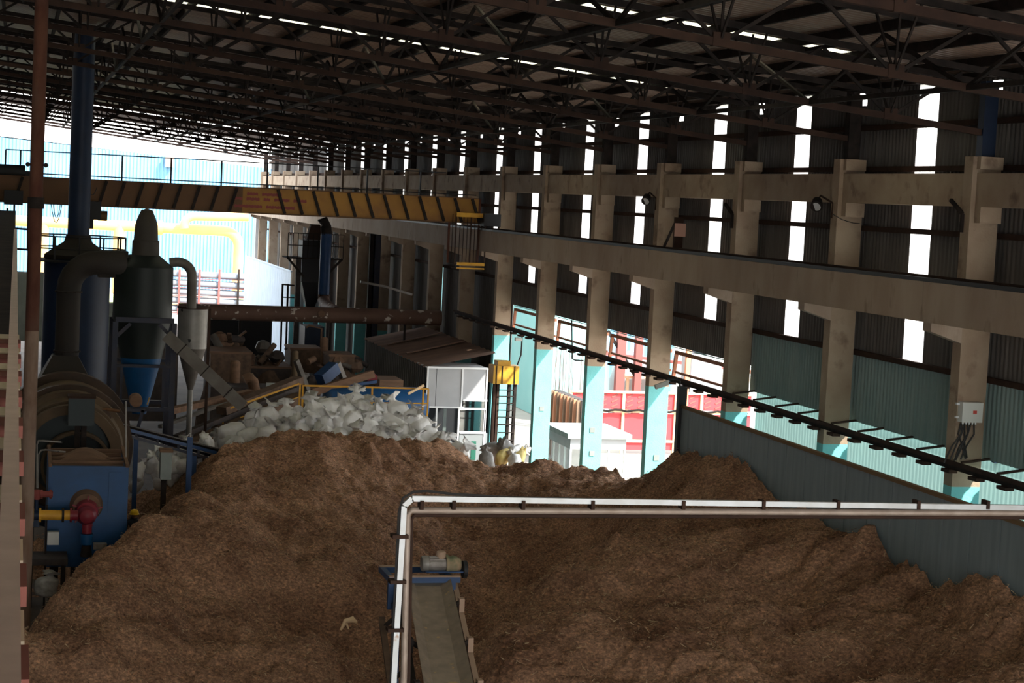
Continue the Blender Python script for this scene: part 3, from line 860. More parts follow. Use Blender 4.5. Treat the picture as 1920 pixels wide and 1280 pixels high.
t = thing('crane_cabin', 'dark open frame cabin hanging below the crane at the left edge', 'cabin', P(35, 440, y=YC - .3))
for pa, pb in (((27, 378), (25, 466)), ((53, 380), (52, 466)), ((27, 428), (53, 430)), ((25, 466), (53, 468)), ((14, 390), (15, 450)), ((14, 418), (20, 418))):
    obj('cabin_bar', MB().bar(P(*pa, y=YC - .3), P(*pb, y=YC - .3), .09), 'steel_black', t)

# end stop plate on the right rail, flood lamps on the columns
q = P(1266, 462, x=21.3)
t = thing('end_stop', 'pink board on a brown post standing on the right crane rail', 'sign board', q)
zb_ = 11.71; yq = q[1]
obj('post', MB().box((21.25, yq, zb_), (21.55, yq + .12, zb_ + 1.02)), 'steel_brown', t)
obj('board', MB().box((21.24, yq - .06, zb_ + .38), (21.62, yq - .01, zb_ + .82)), 'pink_board', t)
obj('stay', MB().bar((21.3, yq + 1.1, zb_), (21.3, yq + .1, zb_ + .85), .07), 'steel_dark', t)
for i, (px, py) in enumerate(((1535, 381), (1215, 372))):
    q = P(px, py, x=21.85)
    t = thing('flood_lamp', ['round flood lamp on an arm left of the second concrete column from the right', 'dark flood lamp on an arm at the fourth concrete column from the right'][i], 'lamp', q)
    obj('lamp_head', MB().tube(q + np.array([0, .1, .06]), q + np.array([-.12, -.12, -.1]), .14, .17, 16), 'steel_dark', t, True)
    obj('lens', MB().tube(q + np.array([-.12, -.12, -.1]), q + np.array([-.128, -.128, -.108]), .13, n=16), 'lamp_glass', t)
    obj('arm', MB().path([q + np.array([0, .1, .06]), q + np.array([.05, .0, .22]), (22.0, YK([1, 3][i]) - .1, q[2] + .02), (21.99, YK([1, 3][i]) - .1, q[2] - .4)], .03, 6), 'steel_brown', t, True)
for i, px in enumerate((1795, 1352)):
    q = P(px, 400, x=21.95); q = np.array([21.97, YK([0, 2][i]) - .12, q[2]])
    tag(obj('lamp_bracket', MB().bar(q + np.array([-.1, .45, .32]), q, .08).bar(q, q - np.array([0, 0, .45]), .08), 'steel_dark'), 'bent dark bracket left of the %s concrete column from the right' % ORD[[0, 2][i]], 'bracket')
q0 = P(1562, 402, x=21.98)
tag(obj('lamp_cable', MB().path([P(1562, 402, y=YK(1) - .45), P(1580, 412, y=YK(1) - .45), P(1600, 418, y=YK(1) - .45), P(1612, 419, y=YK(1) - .45)], .012, 6), 'cable_black', None, True), 'thin cable across the upper face of the second concrete column', 'cable')

# switch box on the first column
q0, q1 = P(1806, 754, y=YK(0) - .62), P(1840, 792, y=YK(0) - .62)
t = thing('switch_box', 'white switch box with a red label on the first concrete column', 'electrical box', ((q0[0] + q1[0]) / 2, YK(0) - .55, q1[2]))
obj('box_body', MB().box((q0[0] - .02, YK(0) - .66, q1[2]), (q1[0], YK(0) - .422, q0[2])), 'box_white', t)
qc = (q0 + q1) / 2
obj('label', MB().box((qc[0] + .0, YK(0) - .665, qc[2] - .03), (qc[0] + .1, YK(0) - .66, qc[2] + .05)), 'label_red', t)
for dz in (.08, .40):
    obj('lug', MB().box((q0[0] - .1, YK(0) - .5, q1[2] + dz), (q0[0] - .02, YK(0) - .43, q1[2] + dz + .05)), 'white_frame', t)
for j in range(5):
    obj('cable_gland', MB().tube((q0[0] + .07 + j * .085, YK(0) - .54, q1[2]), (q0[0] + .07 + j * .085, YK(0) - .54, q1[2] - .06), .02, n=8), 'white_frame', t)
for j in range(7):
    xs_ = q0[0] + .05 + (j % 5) * .085
    xe = q0[0] - .32 + j * .1 + .03 * (j % 3)
    pts = [(xs_, YK(0) - .5, q1[2] - .04), (xs_ + .04 * (-1) ** j, YK(0) - .47, q1[2] - .3), ((xs_ + xe) / 2, YK(0) - .46, q1[2] - .6), (xe, YK(0) - .48, q1[2] - 1.0 + .02 * j)]
    obj('cable', MB().path(pts, .02, 6), 'cable_black', t, True)
q = P(1870, 850, y=YK(0) - .3)
g = MB().box((q[0] - .12, q[1] - .1, q[2] - .22), (q[0] + .12, q[1] + .05, q[2] + .22))
tag(obj('hanging_packet', g, 'deep_blue'), 'dark blue packet hanging right of the switch box column', 'packet')

# conduit run in the foreground
YT = 20.0
t = thing('conduit_run', 'white cable tray and tan pipe turning down in the foreground', 'conduit', (P(740, 1280, y=YT)[0], YT, 0))
va = P(772, 934, y=YT); xe = 22.0
zt_r = P(1900, 951, y=YT)[2]
xv = P(738, 1270, y=YT)[0]
top = [(x, YT, va[2] + (zt_r - va[2]) * (x - va[0]) / (P(1900, 951, y=YT)[0] - va[0])) for x in (va[0], 8.5, 12, xe - .05)]
bend = P(757, 948, y=YT)
g = MB(); path = [(xv - .03, YT, 0), (xv, YT, P(738, 1270, y=YT)[2]), bend] + top
for a_, b_ in zip(path[:-1], path[1:]): g.bar(a_, b_, .062, .062, up=(0, 1, 0))
obj('cable_tray', g, 'conduit_white', t)
vb = P(764, 966, y=YT + .05); vt = P(772, 956, y=YT + .05)
zt2 = P(1900, 962, y=YT)[2]
pth = [(P(757, 1280, y=YT)[0] - .06, YT + .06, 0), P(757, 1270, y=YT + .06), vb] + [vt] + [(xe - .05, YT + .06, zt2 - .01)]
obj('tan_pipe', MB().path(pth, .038, 10), 'conduit_tan', t, True)
pth = [(p[0] + .06 if i < 2 else p[0] + .05, p[1] + .05, p[2] - (.0 if i < 2 else .06)) for i, p in enumerate(pth)]
obj('rear_channel', MB().path(pth, .028, 8), 'steel_brown', t, True)
pc = [(xv - .07, YT, 0), P(733, 1270, y=YT), P(748, 960, y=YT), P(756, 933, y=YT), P(775, 922, y=YT), P(800, 920, y=YT), P(850, 926, y=YT), P(950, 932, y=YT), P(1200, 938, y=YT), P(1400, 941, y=YT)]
obj('black_cable', MB().path(pc, .016, 6), 'cable_black', t, True)
for px in (790, 850, 980, 1110, 1280, 1430, 1570, 1720, 1850):
    q = P(px, 944, y=YT)
    obj('clamp', MB().box((q[0] - .02, YT - .05, q[2] - .06), (q[0] + .02, YT + .1, q[2] + .04)), 'steel_brown', t)
for py in (1005, 1090, 1180):
    q = P(750 - (py - 1000) * .05, py, y=YT)
    obj('clamp', MB().box((q[0] - .09, YT - .05, q[2] - .02), (q[0] + .09, YT + .1, q[2] + .02)), 'steel_brown', t)

# ================================================================ husk heap
CP = [  # photograph position and distance of points on the heap
    (60, 1190, 42), (120, 1105, 45), (180, 1045, 47.3), (250, 985, 49.8), (330, 925, 53.5), (420, 858, 58), (470, 832, 60), (520, 820, 61.5), (590, 814, 62), (660, 820, 62), (700, 840, 62),
    (770, 838, 62.5), (830, 850, 63), (900, 868, 63), (1000, 870, 62), (1060, 884, 62), (1110, 893, 61), (1180, 885, 59), (1240, 862, 54.5), (1275, 856, 53), (1310, 856, 51.5), (1345, 866, 49.8), (1390, 886, 48),
    (1450, 908, 46.6), (1500, 936, 45), (1560, 958, 43.2), (1640, 995, 40.3), (1700, 1048, 38.6), (1740, 1078, 37.4), (1820, 1090, 35.2), (1920, 1105, 33.2),
    (300, 1100, 47.5), (500, 1000, 53), (600, 900, 58), (700, 1000, 54), (400, 1200, 44.8), (600, 1200, 45), (150, 1270, 41), (300, 1280, 41.8), (600, 1280, 42.5),
    (650, 1100, 49.5), (500, 900, 58), (850, 950, 60), (1000, 950, 58.8), (1100, 960, 56), (900, 1000, 58), (800, 1100, 52.5), (900, 1100, 54.5), (930, 1180, 51.8), (1010, 1100, 53), (1080, 1030, 54), (1170, 975, 52.2),
    (970, 1196, 40), (1030, 1100, 42), (1100, 1050, 43.2), (1180, 1004, 45.2), (890, 1212, 38.8),
    (1250, 960, 48.5), (1200, 1100, 40.8), (1300, 1200, 36.3), (1100, 1250, 36), (950, 1270, 36.2), (1300, 1000, 46.3), (1450, 985, 45.2), (1600, 1005, 42.2), (1660, 1045, 40.5),
    (1500, 1100, 39.8), (1450, 1150, 38.2), (1700, 1150, 36.3), (1800, 1150, 34.6), (1900, 1200, 32.4), (1600, 1230, 35), (1500, 1270, 34), (1250, 1280, 34.5), (1800, 1270, 32),
]
pts = np.array([P(a, b, y=c) for a, b, c in CP])
extra = [(8, 72, .3), (13, 72, .5), (3, 70, .2), (18, 71, .5), (20, 63, 2.8), (20, 58, 3.4), (18.5, 57, 3.8), (10.5, 67, 2.9), (15, 68, 2.3), (5, 66, 2.2), (1, 62, 0), (-2, 60, 0), (-2, 54, 0), (-2, 46, .3), (0.2, 47.5, .8), (1.2, 50, .9), (2.2, 52, 1.0), (3.3, 54, 1.3), (4.2, 58, 1.5), (0, 44.5, 1.2), (0, 38, 1.2),
         (11.4, 44.8, 1.6), (12.3, 46.6, 2.3), (10.9, 43.0, 1.0), (9.9, 42.3, .8), (11, 48, 1.1), (10, 46, .7), (3, 37, .6), (6, 34, .6),
         (7.8, 37, .7), (7.6, 32, .6), (8.6, 40, .6), (8.8, 43, .7), (8.5, 48, 1.0), (6, 26, .4), (11, 29, 2.7), (14, 26, 3.0), (18, 25, 3.9), (20, 28, 4.9), (20, 32, 5.35), (19, 31, 5.0), (20, 36.5, 5.0), (20, 23, 3.6), (14, 21, 1.5), (20, 20, 2), (2, 26, 0), (-2, 30, 0), (-2, 37, 0), (8, 22, .2), (8.9, 33.5, 1.3)]
pts = np.vstack([pts, np.array(extra, float)])


def tps_fit(xy, z, lam=0.02):
    n = len(xy); d = np.linalg.norm(xy[:, None] - xy[None], axis=2)
    K = np.where(d > 0, d * d * np.log(d + 1e-9), 0) + lam * n * np.eye(n) * .05
    Pm = np.hstack([np.ones((n, 1)), xy]); A = np.block([[K, Pm], [Pm.T, np.zeros((3, 3))]])
    return np.linalg.solve(A, np.concatenate([z, np.zeros(3)]))


cf = tps_fit(pts[:, :2], pts[:, 2])


def heap_z(q):
    out = np.empty(len(q))
    for s in range(0, len(q), 20000):
        c = q[s:s + 20000]
        d = np.linalg.norm(c[:, None] - pts[None, :, :2], axis=2)
        out[s:s + 20000] = (d * d * np.log(d + 1e-9)) @ cf[:-3] + cf[-3] + c @ cf[-2:]
    return out


def vnoise(x, y, f, seed):
    r = np.random.default_rng(seed); T = r.random((256, 256))
    u, v = x * f + 1000, y * f + 1000
    i, j = np.floor(u).astype(int), np.floor(v).astype(int); a, b = u - i, v - j
    a = a * a * (3 - 2 * a); b = b * b * (3 - 2 * b)
    g = lambda p, q: T[p % 256, q % 256]
    return (g(i, j) * (1 - a) + g(i + 1, j) * a) * (1 - b) + (g(i, j + 1) * (1 - a) + g(i + 1, j + 1) * a) * b - .5


hx = np.arange(-2.0, 19.96, 0.075); hy = np.arange(21.0, 72.0, 0.085)
gx, gy = np.meshgrid(hx, hy)
q = np.stack([gx.ravel(), gy.ravel()], 1)
hz = heap_z(q)
X, Y = q[:, 0], q[:, 1]
w1, w2 = vnoise(X, Y, .5, 21) * 2.0, vnoise(X, Y, .5, 22) * 2.0
hz += .85 * (np.abs(vnoise(X + w1, Y + w2, .33, 1)) - .2) * np.clip(hz / 2.5, 0, 1)
for f_, a_, sd_ in ((1.0, .40, 2), (2.1, .26, 3), (4.3, .17, 4), (9.0, .09, 5)):
    hz += a_ * vnoise(X + w2 * .3, Y + w1 * .3, f_, sd_)
hz += .05 * rng.random(len(hz))
hz = np.maximum(hz, -0.05)
ny, nx_ = gx.shape
me = bpy.data.meshes.new('husk_heap')
idx = np.arange(ny * nx_).reshape(ny, nx_)
quads = np.stack([idx[:-1, :-1], idx[:-1, 1:], idx[1:, 1:], idx[1:, :-1]], -1).reshape(-1, 4)
V = np.stack([X, Y, hz], 1)
# loose fibres lying on the surface
NF = 60000
k_ = rng.integers(0, len(X), NF * 3)
k_ = k_[hz[k_] > .25]
k_ = k_[(Y[k_] > 29)][:NF]
NF = len(k_)
th = rng.random(NF) * 6.283; ln = .02 + rng.random(NF) ** 2 * .07; wd = .004 + rng.random(NF) * .007; el = rng.normal(0, .35, NF)
dx = np.stack([np.cos(th) * np.cos(el), np.sin(th) * np.cos(el), np.sin(el)], 1) * ln[:, None]
sx_ = np.stack([-np.sin(th), np.cos(th), .6 * np.ones(NF)], 1) * wd[:, None]
c0 = V[k_] + np.array([0, 0, .03]) + rng.normal(0, .02, (NF, 3))
FV = np.stack([c0 - dx - sx_, c0 + dx - sx_ * .4, c0 + dx + sx_ * .4, c0 - dx + sx_], 1).reshape(-1, 3)
FQ = (np.arange(NF * 4).reshape(-1, 4) + len(V))
allv = np.vstack([V, FV]); allq = np.vstack([quads, FQ])
me.vertices.add(len(allv)); me.vertices.foreach_set('co', allv.ravel())
me.loops.add(allq.size); me.loops.foreach_set('vertex_index', allq.ravel().astype(np.int32))
me.polygons.add(len(allq)); me.polygons.foreach_set('loop_start', np.arange(0, allq.size, 4, dtype=np.int32))
me.polygons.foreach_set('loop_total', np.full(len(allq), 4, dtype=np.int32))
for nm in ('husk', 'fibre_tan', 'fibre_dark'): me.materials.append(M[nm])
mi = np.zeros(len(allq), dtype=np.int32); mi[len(quads):] = np.where(rng.random(NF) < .62, 1, 2)
me.polygons.foreach_set('material_index', mi)
sm = np.zeros(len(allq), dtype=bool); sm[:len(quads)] = True
me.polygons.foreach_set('use_smooth', sm)
me.update(); me.validate()
heap = bpy.data.objects.new('husk_heap', me); COL.objects.link(heap)
tag(heap, 'huge heap of brown fibrous husk filling the lower half of the hall', 'heap', kind='stuff')


def ground(x, y):
    return float(heap_z(np.array([[x, y]]))[0])


# pale root lying on the left heap
q = P(655, 1168, y=47.6)
t = tag(obj('root_piece', MB().path([q + np.array([-.22, 0, -.18]), q + np.array([-.1, 0, .06]), q + np.array([.08, 0, .1]), q + np.array([.2, 0, .02])], [.03, .07, .09, .03], 8).path([q + np.array([-.1, 0, .05]), q + np.array([-.02, -.05, -.15])], [.04, .02], 6), 'form_timber', None, True),
        'pale twisted root lying on the left heap face', 'root')

# ================================================================ sacks
def sack_mesh(seed, L=1.05, Wd=.66, T=.42, tied=True):
    r = np.random.default_rng(seed); nu, nv = 22, 20
    vs = []
    ph = r.random(6) * 6.28
    for i in range(nu + 1):
        s = i / nu; z = s * L
        if s < .12: k = math.sin(s / .12 * math.pi / 2) ** .6 * .92
        elif s < .72: k = .92 + .1 * math.sin((s - .12) / .6 * math.pi)
        else:
            u = (s - .72) / .28
            k = .92 - .70 * math.sin(min(u / .62, 1) * math.pi / 2) if u < .62 else .22 + .55 * (u - .62) / .38
        k = max(k, .03)
        for j in range(nv):
            t = 2 * math.pi * j / nv
            c, sn = math.cos(t), math.sin(t)
            e = .8
            x = math.copysign(abs(c) ** e, c) * Wd / 2 * k; y = math.copysign(abs(sn) ** e, sn) * T / 2 * k
            wr = 1 + .05 * math.sin(5 * t + ph[0] + 3 * s) + .04 * math.sin(9 * t + ph[1] - 5 * s) + .03 * math.sin(17 * s + ph[2] + 2 * t)
            if s > .7: wr += .20 * math.sin(6 * t + ph[3]) * (s - .7) / .3
            vs.append((x * wr + .05 * math.sin(3 * s + ph[4]), y * wr + .05 * math.sin(4 * s + ph[5]), z + (.07 * math.sin(2 * t + ph[2]) if s > .95 else 0)))
    fs = [(i * nv + j, i * nv + (j + 1) % nv, (i + 1) * nv + (j + 1) % nv, (i + 1) * nv + j) for i in range(nu) for j in range(nv)]
    fs.append(tuple(range(nv - 1, -1, -1)))
    # crumpled closing of the mouth
    o = nu * nv; vs.append((0, 0, L * .93)); fs += [(o + j, o + (j + 1) % nv, len(vs) - 1) for j in range(nv)]
    me = bpy.data.meshes.new('sack'); me.from_pydata(vs, [], fs)
    me.polygons.foreach_set('use_smooth', [True] * len(me.polygons)); me.update()
    return me


SM = [sack_mesh(s) for s in range(6)]
for m_ in SM: m_.materials.append(M['sack_white'])
SY = sack_mesh(20); SY.materials.append(M['sack_yellow'])
SG = sack_mesh(21); SG.materials.append(M['sack_grey'])


def put_sack(me, c, rot, sc, label, group, cat='sack', nm='sack'):
    o = bpy.data.objects.new(nm, me); COL.objects.link(o)
    e = Euler(rot); o.rotation_euler = e
    m_ = e.to_matrix(); mid = m_ @ Vector((0, 0, .5 * sc[2]))
    o.location = (c[0] - mid.x, c[1] - mid.y, c[2] - mid.z); o.scale = sc
    tag(o, label, cat, group)
    return o


SKY = [(405, 822), (430, 800), (470, 782), (500, 768), (530, 768), (560, 775), (585, 762), (610, 757), (640, 758), (665, 752), (690, 756), (720, 770), (745, 768), (775, 778), (800, 792), (825, 812), (845, 832), (860, 850)]
sil = lambda px: np.interp(px, [a for a, b in SKY], [b for a, b in SKY])
crest = lambda px: np.interp(px, [420, 470, 520, 590, 660, 700, 770, 830, 900], [862, 836, 822, 816, 822, 842, 840, 852, 870])
hero = [(505, 787, 14), (540, 786, -10), (492, 805, -35), (612, 768, 60), (648, 775, -20), (666, 757, 5), (600, 800, 30), (632, 800, -15), (655, 797, 40), (692, 780, -8), (716, 778, 12), (743, 780, -18), (772, 792, 15),
        (755, 815, -8), (735, 812, 25), (700, 812, 0), (684, 806, 10), (822, 828, -30), (800, 822, 18), (575, 792, 35), (478, 790, -12), (555, 800, 8), (535, 812, 0), (850, 852, 50), (440, 812, 70), (470, 822, 80), (425, 826, -70),
        (788, 804, -20), (712, 828, 12), (672, 826, -10), (640, 822, 60), (610, 818, -55), (762, 840, 30), (790, 845, -12), (735, 838, 0), (565, 815, -20), (590, 780, -12), (835, 845, -60), (450, 836, 60), (500, 825, 15), (628, 762, 80), (676, 772, 70), (730, 795, -70), (812, 838, 60)]
allp = [(a, b, r, True) for a, b, r in hero]
row = 0
for dy in (26, 52):
    for px in range(412 + (row % 2) * 20, 862, 42):
        y_ = sil(px) + dy
        if y_ < crest(px) + 6: allp.append((px + rng.normal() * 4, y_ + rng.normal() * 3, rng.normal() * 35, False))
    row += 1
allp.sort(key=lambda a: (round(a[1] / 22), a[0]))
rows = {}
for a in allp: rows.setdefault(round(a[1] / 22), []).append(a)
RN = ['topmost', 'second', 'third', 'fourth', 'fifth', 'sixth', 'seventh']
for ri, key in enumerate(sorted(rows)):
    for ci, (px, py, r, h_) in enumerate(rows[key]):
        up_ = (crest(px) - py) / 20.0
        yy = 65.2 + up_ * .32 + (0 if h_ else .9)
        c = P(px, py, y=yy)
        s_ = (1.1 + rng.random() * .22) * (.86 if px < 480 else 1)
        put_sack(SM[int(rng.integers(0, 6))], c, (rng.normal() * .25, math.radians(r), rng.normal() * .6), (s_, s_ * 1.15, s_ * (1.0 + .1 * rng.normal())),
                 'bulging white woven sack in the %s row of the sack pile, %s from the left' % (RN[ri], ORD[ci]), 'white sacks piled behind the heap')
for i, (px, py, r) in enumerate([(262, 882, 20), (282, 868, -30), (300, 900, 60), (325, 868, 10), (340, 850, -40), (312, 848, 70), (352, 838, 20), (328, 895, -20), (295, 880, 0), (345, 870, 80), (255, 905, 50), (372, 842, 75), (388, 830, -60)]):
    c = P(px, py, y=62 + (i % 3) * .4)
    put_sack(SM[i % 6], c, (rng.normal() * .3, math.radians(r), rng.random() * 3), (.75, .9, .75), 'crumpled white sack in the small pile left of the heap, %s from the top' % ORD[sorted(range(13), key=lambda j: [882, 868, 900, 868, 850, 848, 838, 895, 880, 870, 905, 842, 830][j]).index(i)], 'sacks left of the heap')
q = P(91, 1097, y=48)
put_sack(SG, q, (0, .1, .3), (.85, 1.1, .62), 'lone grey sack standing on the floor at the lower left', None)
for i, (px, py, r, me_, lab) in enumerate([(925, 845, 70, SG, 'grey crumpled sack at the left of the heap beside the booth'), (950, 838, -60, SG, 'grey sack lying on others beside the yellow lift'), (972, 848, 80, SM[2], 'white sack lying by the first turquoise column from the left'),
                                     (945, 858, 75, SY, 'yellow sack at the foot of the yellow lift'), (975, 862, 60, SY, 'yellow sack against the first turquoise column from the left'), (962, 866, 40, SM[4], 'small white sack lying between the two yellow sacks'), (912, 862, 20, SG, 'grey sack slumped lowest beside the booth')]):
    put_sack(me_, P(px, py, y=72 - i * .3), (.3, math.radians(r), .4 * i), (.9, 1, .95), lab, None)
# ================================================================ left plant
def V3(px, py, y): return P(px, py, y=y)
# rust pole
YPL = 48.0
q = V3(60, 620, YPL)
t = thing('standing_pole', 'tall rust red pole with a peeling pale lower half at the left', 'pole', (q[0], YPL, 0))
r_ = 12.5 * 47 / 3500
obj('upper_pole', MB().tube((q[0], YPL, q[2]), (q[0], YPL, ROOF(q[0]) - .1), r_, n=16), 'rust', t, True)
obj('lower_pole', MB().tube((q[0], YPL, 0), (q[0], YPL, q[2]), r_ * 1.02, n=16), 'peeling', t, True)
z_ = V3(72, 382, YPL)[2]; obj('collar', MB().lathe((q[0], YPL, z_ - .12), [(0, r_ * 1.2), (.28, r_ * 1.2)], 16), 'steel_dark', t, True)
z_ = V3(72, 309, YPL)[2]
for s_ in (-1, 1): obj('lug', MB().tube((q[0] + s_ * (r_ + .05), YPL - .1, z_), (q[0] + s_ * (r_ + .05), YPL + .1, z_), .06, n=8), 'steel_dark', t)

# blue tank with exhaust stack
YT2 = 72.0
q = V3(142, 600, YT2); rt = 61 * 70 / 3500
cz = V3(140, 470, YT2)[2]; sz = V3(140, 443, YT2)[2]
t = thing('scrubber_tank', 'tall dark blue tank with a cone top and blue exhaust stack', 'tank', (q[0], YT2, 0))
obj('tank_body', MB().lathe((q[0], YT2, 0), [(0, rt), (cz - .3, rt)], 28), 'deep_blue', t, True)
obj('cone_top', MB().lathe((q[0], YT2, cz - .3), [(0, rt * 1.02), (.15, rt), (sz - cz + .1, .52), (sz - cz + .35, .45)], 28), 'duct_brown', t, True)
obj('stack', MB().lathe((q[0], YT2, sz - .1), [(0, .40), (ROOF(q[0]) - sz, .40)], 20), 'deep_blue', t, True)
g = MB()
for k in range(12):
    a_ = k * math.pi / 6; p_ = (q[0] + 1.75 * math.cos(a_), YT2 + 1.75 * math.sin(a_))
    g.box((p_[0] - .03, p_[1] - .03, cz - .3), (p_[0] + .03, p_[1] + .03, cz + .55))
for z_ in (cz + .1, cz + .55): g.path([(q[0] + 1.75 * math.cos(k * .5236), YT2 + 1.75 * math.sin(k * .5236), z_) for k in range(13)], .03, 6)
obj('railing', g, 'steel_black', t)
obj('platform', MB().lathe((q[0], YT2, cz - .4), [(0, 1.8), (.06, 1.8)], 24), 'steel_black', t)

# big duct to the drum
YD = 62.0
xd = V3(127, 600, YD)[0]; rd = 22 * YD / 3500
ct = V3(130, 490, YD)
t = thing('exhaust_duct', 'dark brown duct bending from the cyclone down to the drum hood', 'duct', (xd, YD, 5))
pth = [(xd, YD, V3(125, 665, YD)[2]), (xd, YD, ct[2] - 1.2)] + [tuple(v) for v in arc((xd, YD, ct[2]), (0, 0, -1), (1, 0, 0), .9)] + [(V3(225, 492, YD)[0], YD + .6, ct[2])]
obj('duct_pipe', MB().path(pth, rd, 18), 'duct_brown', t, True)
z1, z2, z3 = V3(125, 665, YD)[2], V3(120, 708, YD)[2], V3(120, 745, YD)[2]
def frustum(x, y, z0, z1, w0, w1, d0, d1):
    return MB().add([(x - w0, y - d0, z0), (x + w0, y - d0, z0), (x + w0, y + d0, z0), (x - w0, y + d0, z0), (x - w1, y - d1, z1), (x + w1, y - d1, z1), (x + w1, y + d1, z1), (x - w1, y + d1, z1)],
                    [(0, 3, 2, 1), (4, 5, 6, 7), (0, 1, 5, 4), (1, 2, 6, 5), (2, 3, 7, 6), (3, 0, 4, 7)])
obj('hood', frustum(xd - .05, YD, z2, z1, .80, .40, .8, .40), 'duct_brown', t)
obj('hood_skirt', frustum(xd - .05, YD, z3 - .5, z2 - .003, .95, .80, .9, .8), 'steel_dark', t)
for z_ in (ct[2] - 1.0, z1 + .1): obj('flange', MB().lathe((xd, YD, z_), [(0, rd * 1.12), (.05, rd * 1.12)], 18), 'steel_dark', t)

# rotary drum, its round front facing the hall
YR_ = 58.0
cd_ = V3(128, 838, YR_)
t = thing('rotary_drum', 'large brown rotary dryer drum with dark tyre rings at the left', 'drum', (cd_[0], 60, 0))
obj('shell', MB().lathe((cd_[0], 56.8, cd_[2]), [(0, 1.55), (.5, 1.62), (.52, 1.78), (6.0, 1.78)], 48, 'y'), 'drum_shell', t, True)
obj('front_ring', MB().lathe((cd_[0], 56.3, cd_[2]), [(0, 1.20), (.0, 1.48), (.45, 1.48), (.45, 1.20)], 48, 'y', cap=False), 'drum_shell', t, True)
obj('tyre', MB().lathe((cd_[0], 57.9, cd_[2]), [(0, 1.78), (0, 1.93), (.35, 1.93), (.35, 1.78)], 48, 'y', cap=False), 'drum_tyre', t, True)
obj('tyre', MB().lathe((cd_[0], 60.6, cd_[2]), [(0, 1.78), (0, 2.03), (.45, 2.03), (.45, 1.78)], 48, 'y', cap=False), 'drum_tyre', t, True)
obj('end_plate', MB().lathe((cd_[0], 56.6, cd_[2]), [(0, 1.22), (.1, 1.22)], 48, 'y'), 'panel_dark', t, True)
obj('rim', MB().lathe((cd_[0] + .2, 56.0, cd_[2] - .3), [(0, .95), (0, 1.03), (.5, 1.03), (.5, .95)], 40, 'y', cap=False), 'drum_shell', t, True)
for s_ in (-1, 1): obj('roller_stand', MB().box((cd_[0] + s_ * 1.3 - .35, 57.6, 0), (cd_[0] + s_ * 1.3 + .35, 58.5, cd_[2] - 1.5)), 'steel_dark', t)
g = MB()
for px, py in ((83, 724), (140, 717)):
    q = V3(px, py, 58.2); g.cbox(q, (.16, .1, .07))
# dark plant hopper covering the drum front
q0, q1 = V3(129, 745, 55), V3(176, 797, 55)
t = thing('electrical_cabinet', 'dark grey green control cabinet in front of the drum', 'cabinet', ((q0[0] + q1[0]) / 2, 55, q1[2]))
obj('cabinet_body', MB().box((q0[0], 54.8, q1[2]), (q1[0], 55.4, q0[2])), 'panel_dark', t)
obj('cabinet_top', MB().box((q0[0] - .03, 54.77, q0[2]), (q1[0] + .03, 55.45, q0[2] + .07)), 'steel_brown', t)
obj('support_leg', MB().box((q0[0] + .2, 55, 0), (q0[0] + .35, 55.2, q1[2])).box((q1[0] - .35, 55, 0), (q1[0] - .2, 55.2, q1[2])), 'steel_dark', t)

# burner box
YBx = 51.0
q0, q1 = V3(90, 873, YBx), V3(241, 873, YBx); zt_ = q0[2]; zb_ = V3(170, 1062, YBx)[2]
x0, x1 = q0[0] + .02, V3(239, 950, YBx)[0]
t = thing('burner_box', 'blue furnace box with an open dusty top at the left', 'furnace', ((x0 + x1) / 2, YBx + 1.3, 0))
obj('front_shell', MB().box((x0, YBx, zb_), (x1, YBx + .1, zt_)).box((x0, YBx + .1, zb_), (x0 + .08, YBx + 2.6, zt_)).box((x1 - .08, YBx + .1, zb_), (x1, YBx + 2.6, zt_)), 'blue_paint', t)
obj('dusty_top', MB().box((x0 + .08, YBx + .1, zt_ - .28), (x1 - .08, YBx + 2.6, zt_ - .12)), 'dust_brown', t)
zr_ = V3(150, 838, YBx + 2.6)[2]
obj('back_shell', MB().box((x0, YBx + 2.6, zb_), (x1, YBx + 2.7, zt_ + .1)), 'dust_brown', t)
for x in (x0 + .04, x1 - .04): obj('side_rim', MB().bar((x, YBx - .02, zt_ + .02), (x, YBx + 2.6, zt_ + .16), .09), 'dust_brown', t)
for j in range(3): obj('cross_bar', MB().bar((x0 + .1, YBx + .6 + j * .7, zt_ + .03), (x1 - .1, YBx + .6 + j * .7, zt_ + .03), .1, .07), 'dust_brown', t)
qq = V3(170, 832, YBx + 1.8)
obj('dust_cone', MB().lathe(((x0 + x1) / 2 - .05, YBx + 1.5, zt_ - .15), [(0, .95), (.25, .55), (.42, .2), (.45, .03)], 20), 'dust_brown', t, True)
for x in (x0 + .15, x1 - .2):
    for o_ in (.1, 2.3): obj('leg', MB().box((x, YBx + o_, 0), (x + .18, YBx + o_ + .2, zb_)), 'steel_dark', t)
obj('access_hatch', MB().box((V3(205, 880, YBx)[0], YBx - .03, V3(210, 960, YBx)[2]), (V3(228, 880, YBx)[0], YBx - .003, V3(210, 885, YBx)[2])), 'blue_paint', t)
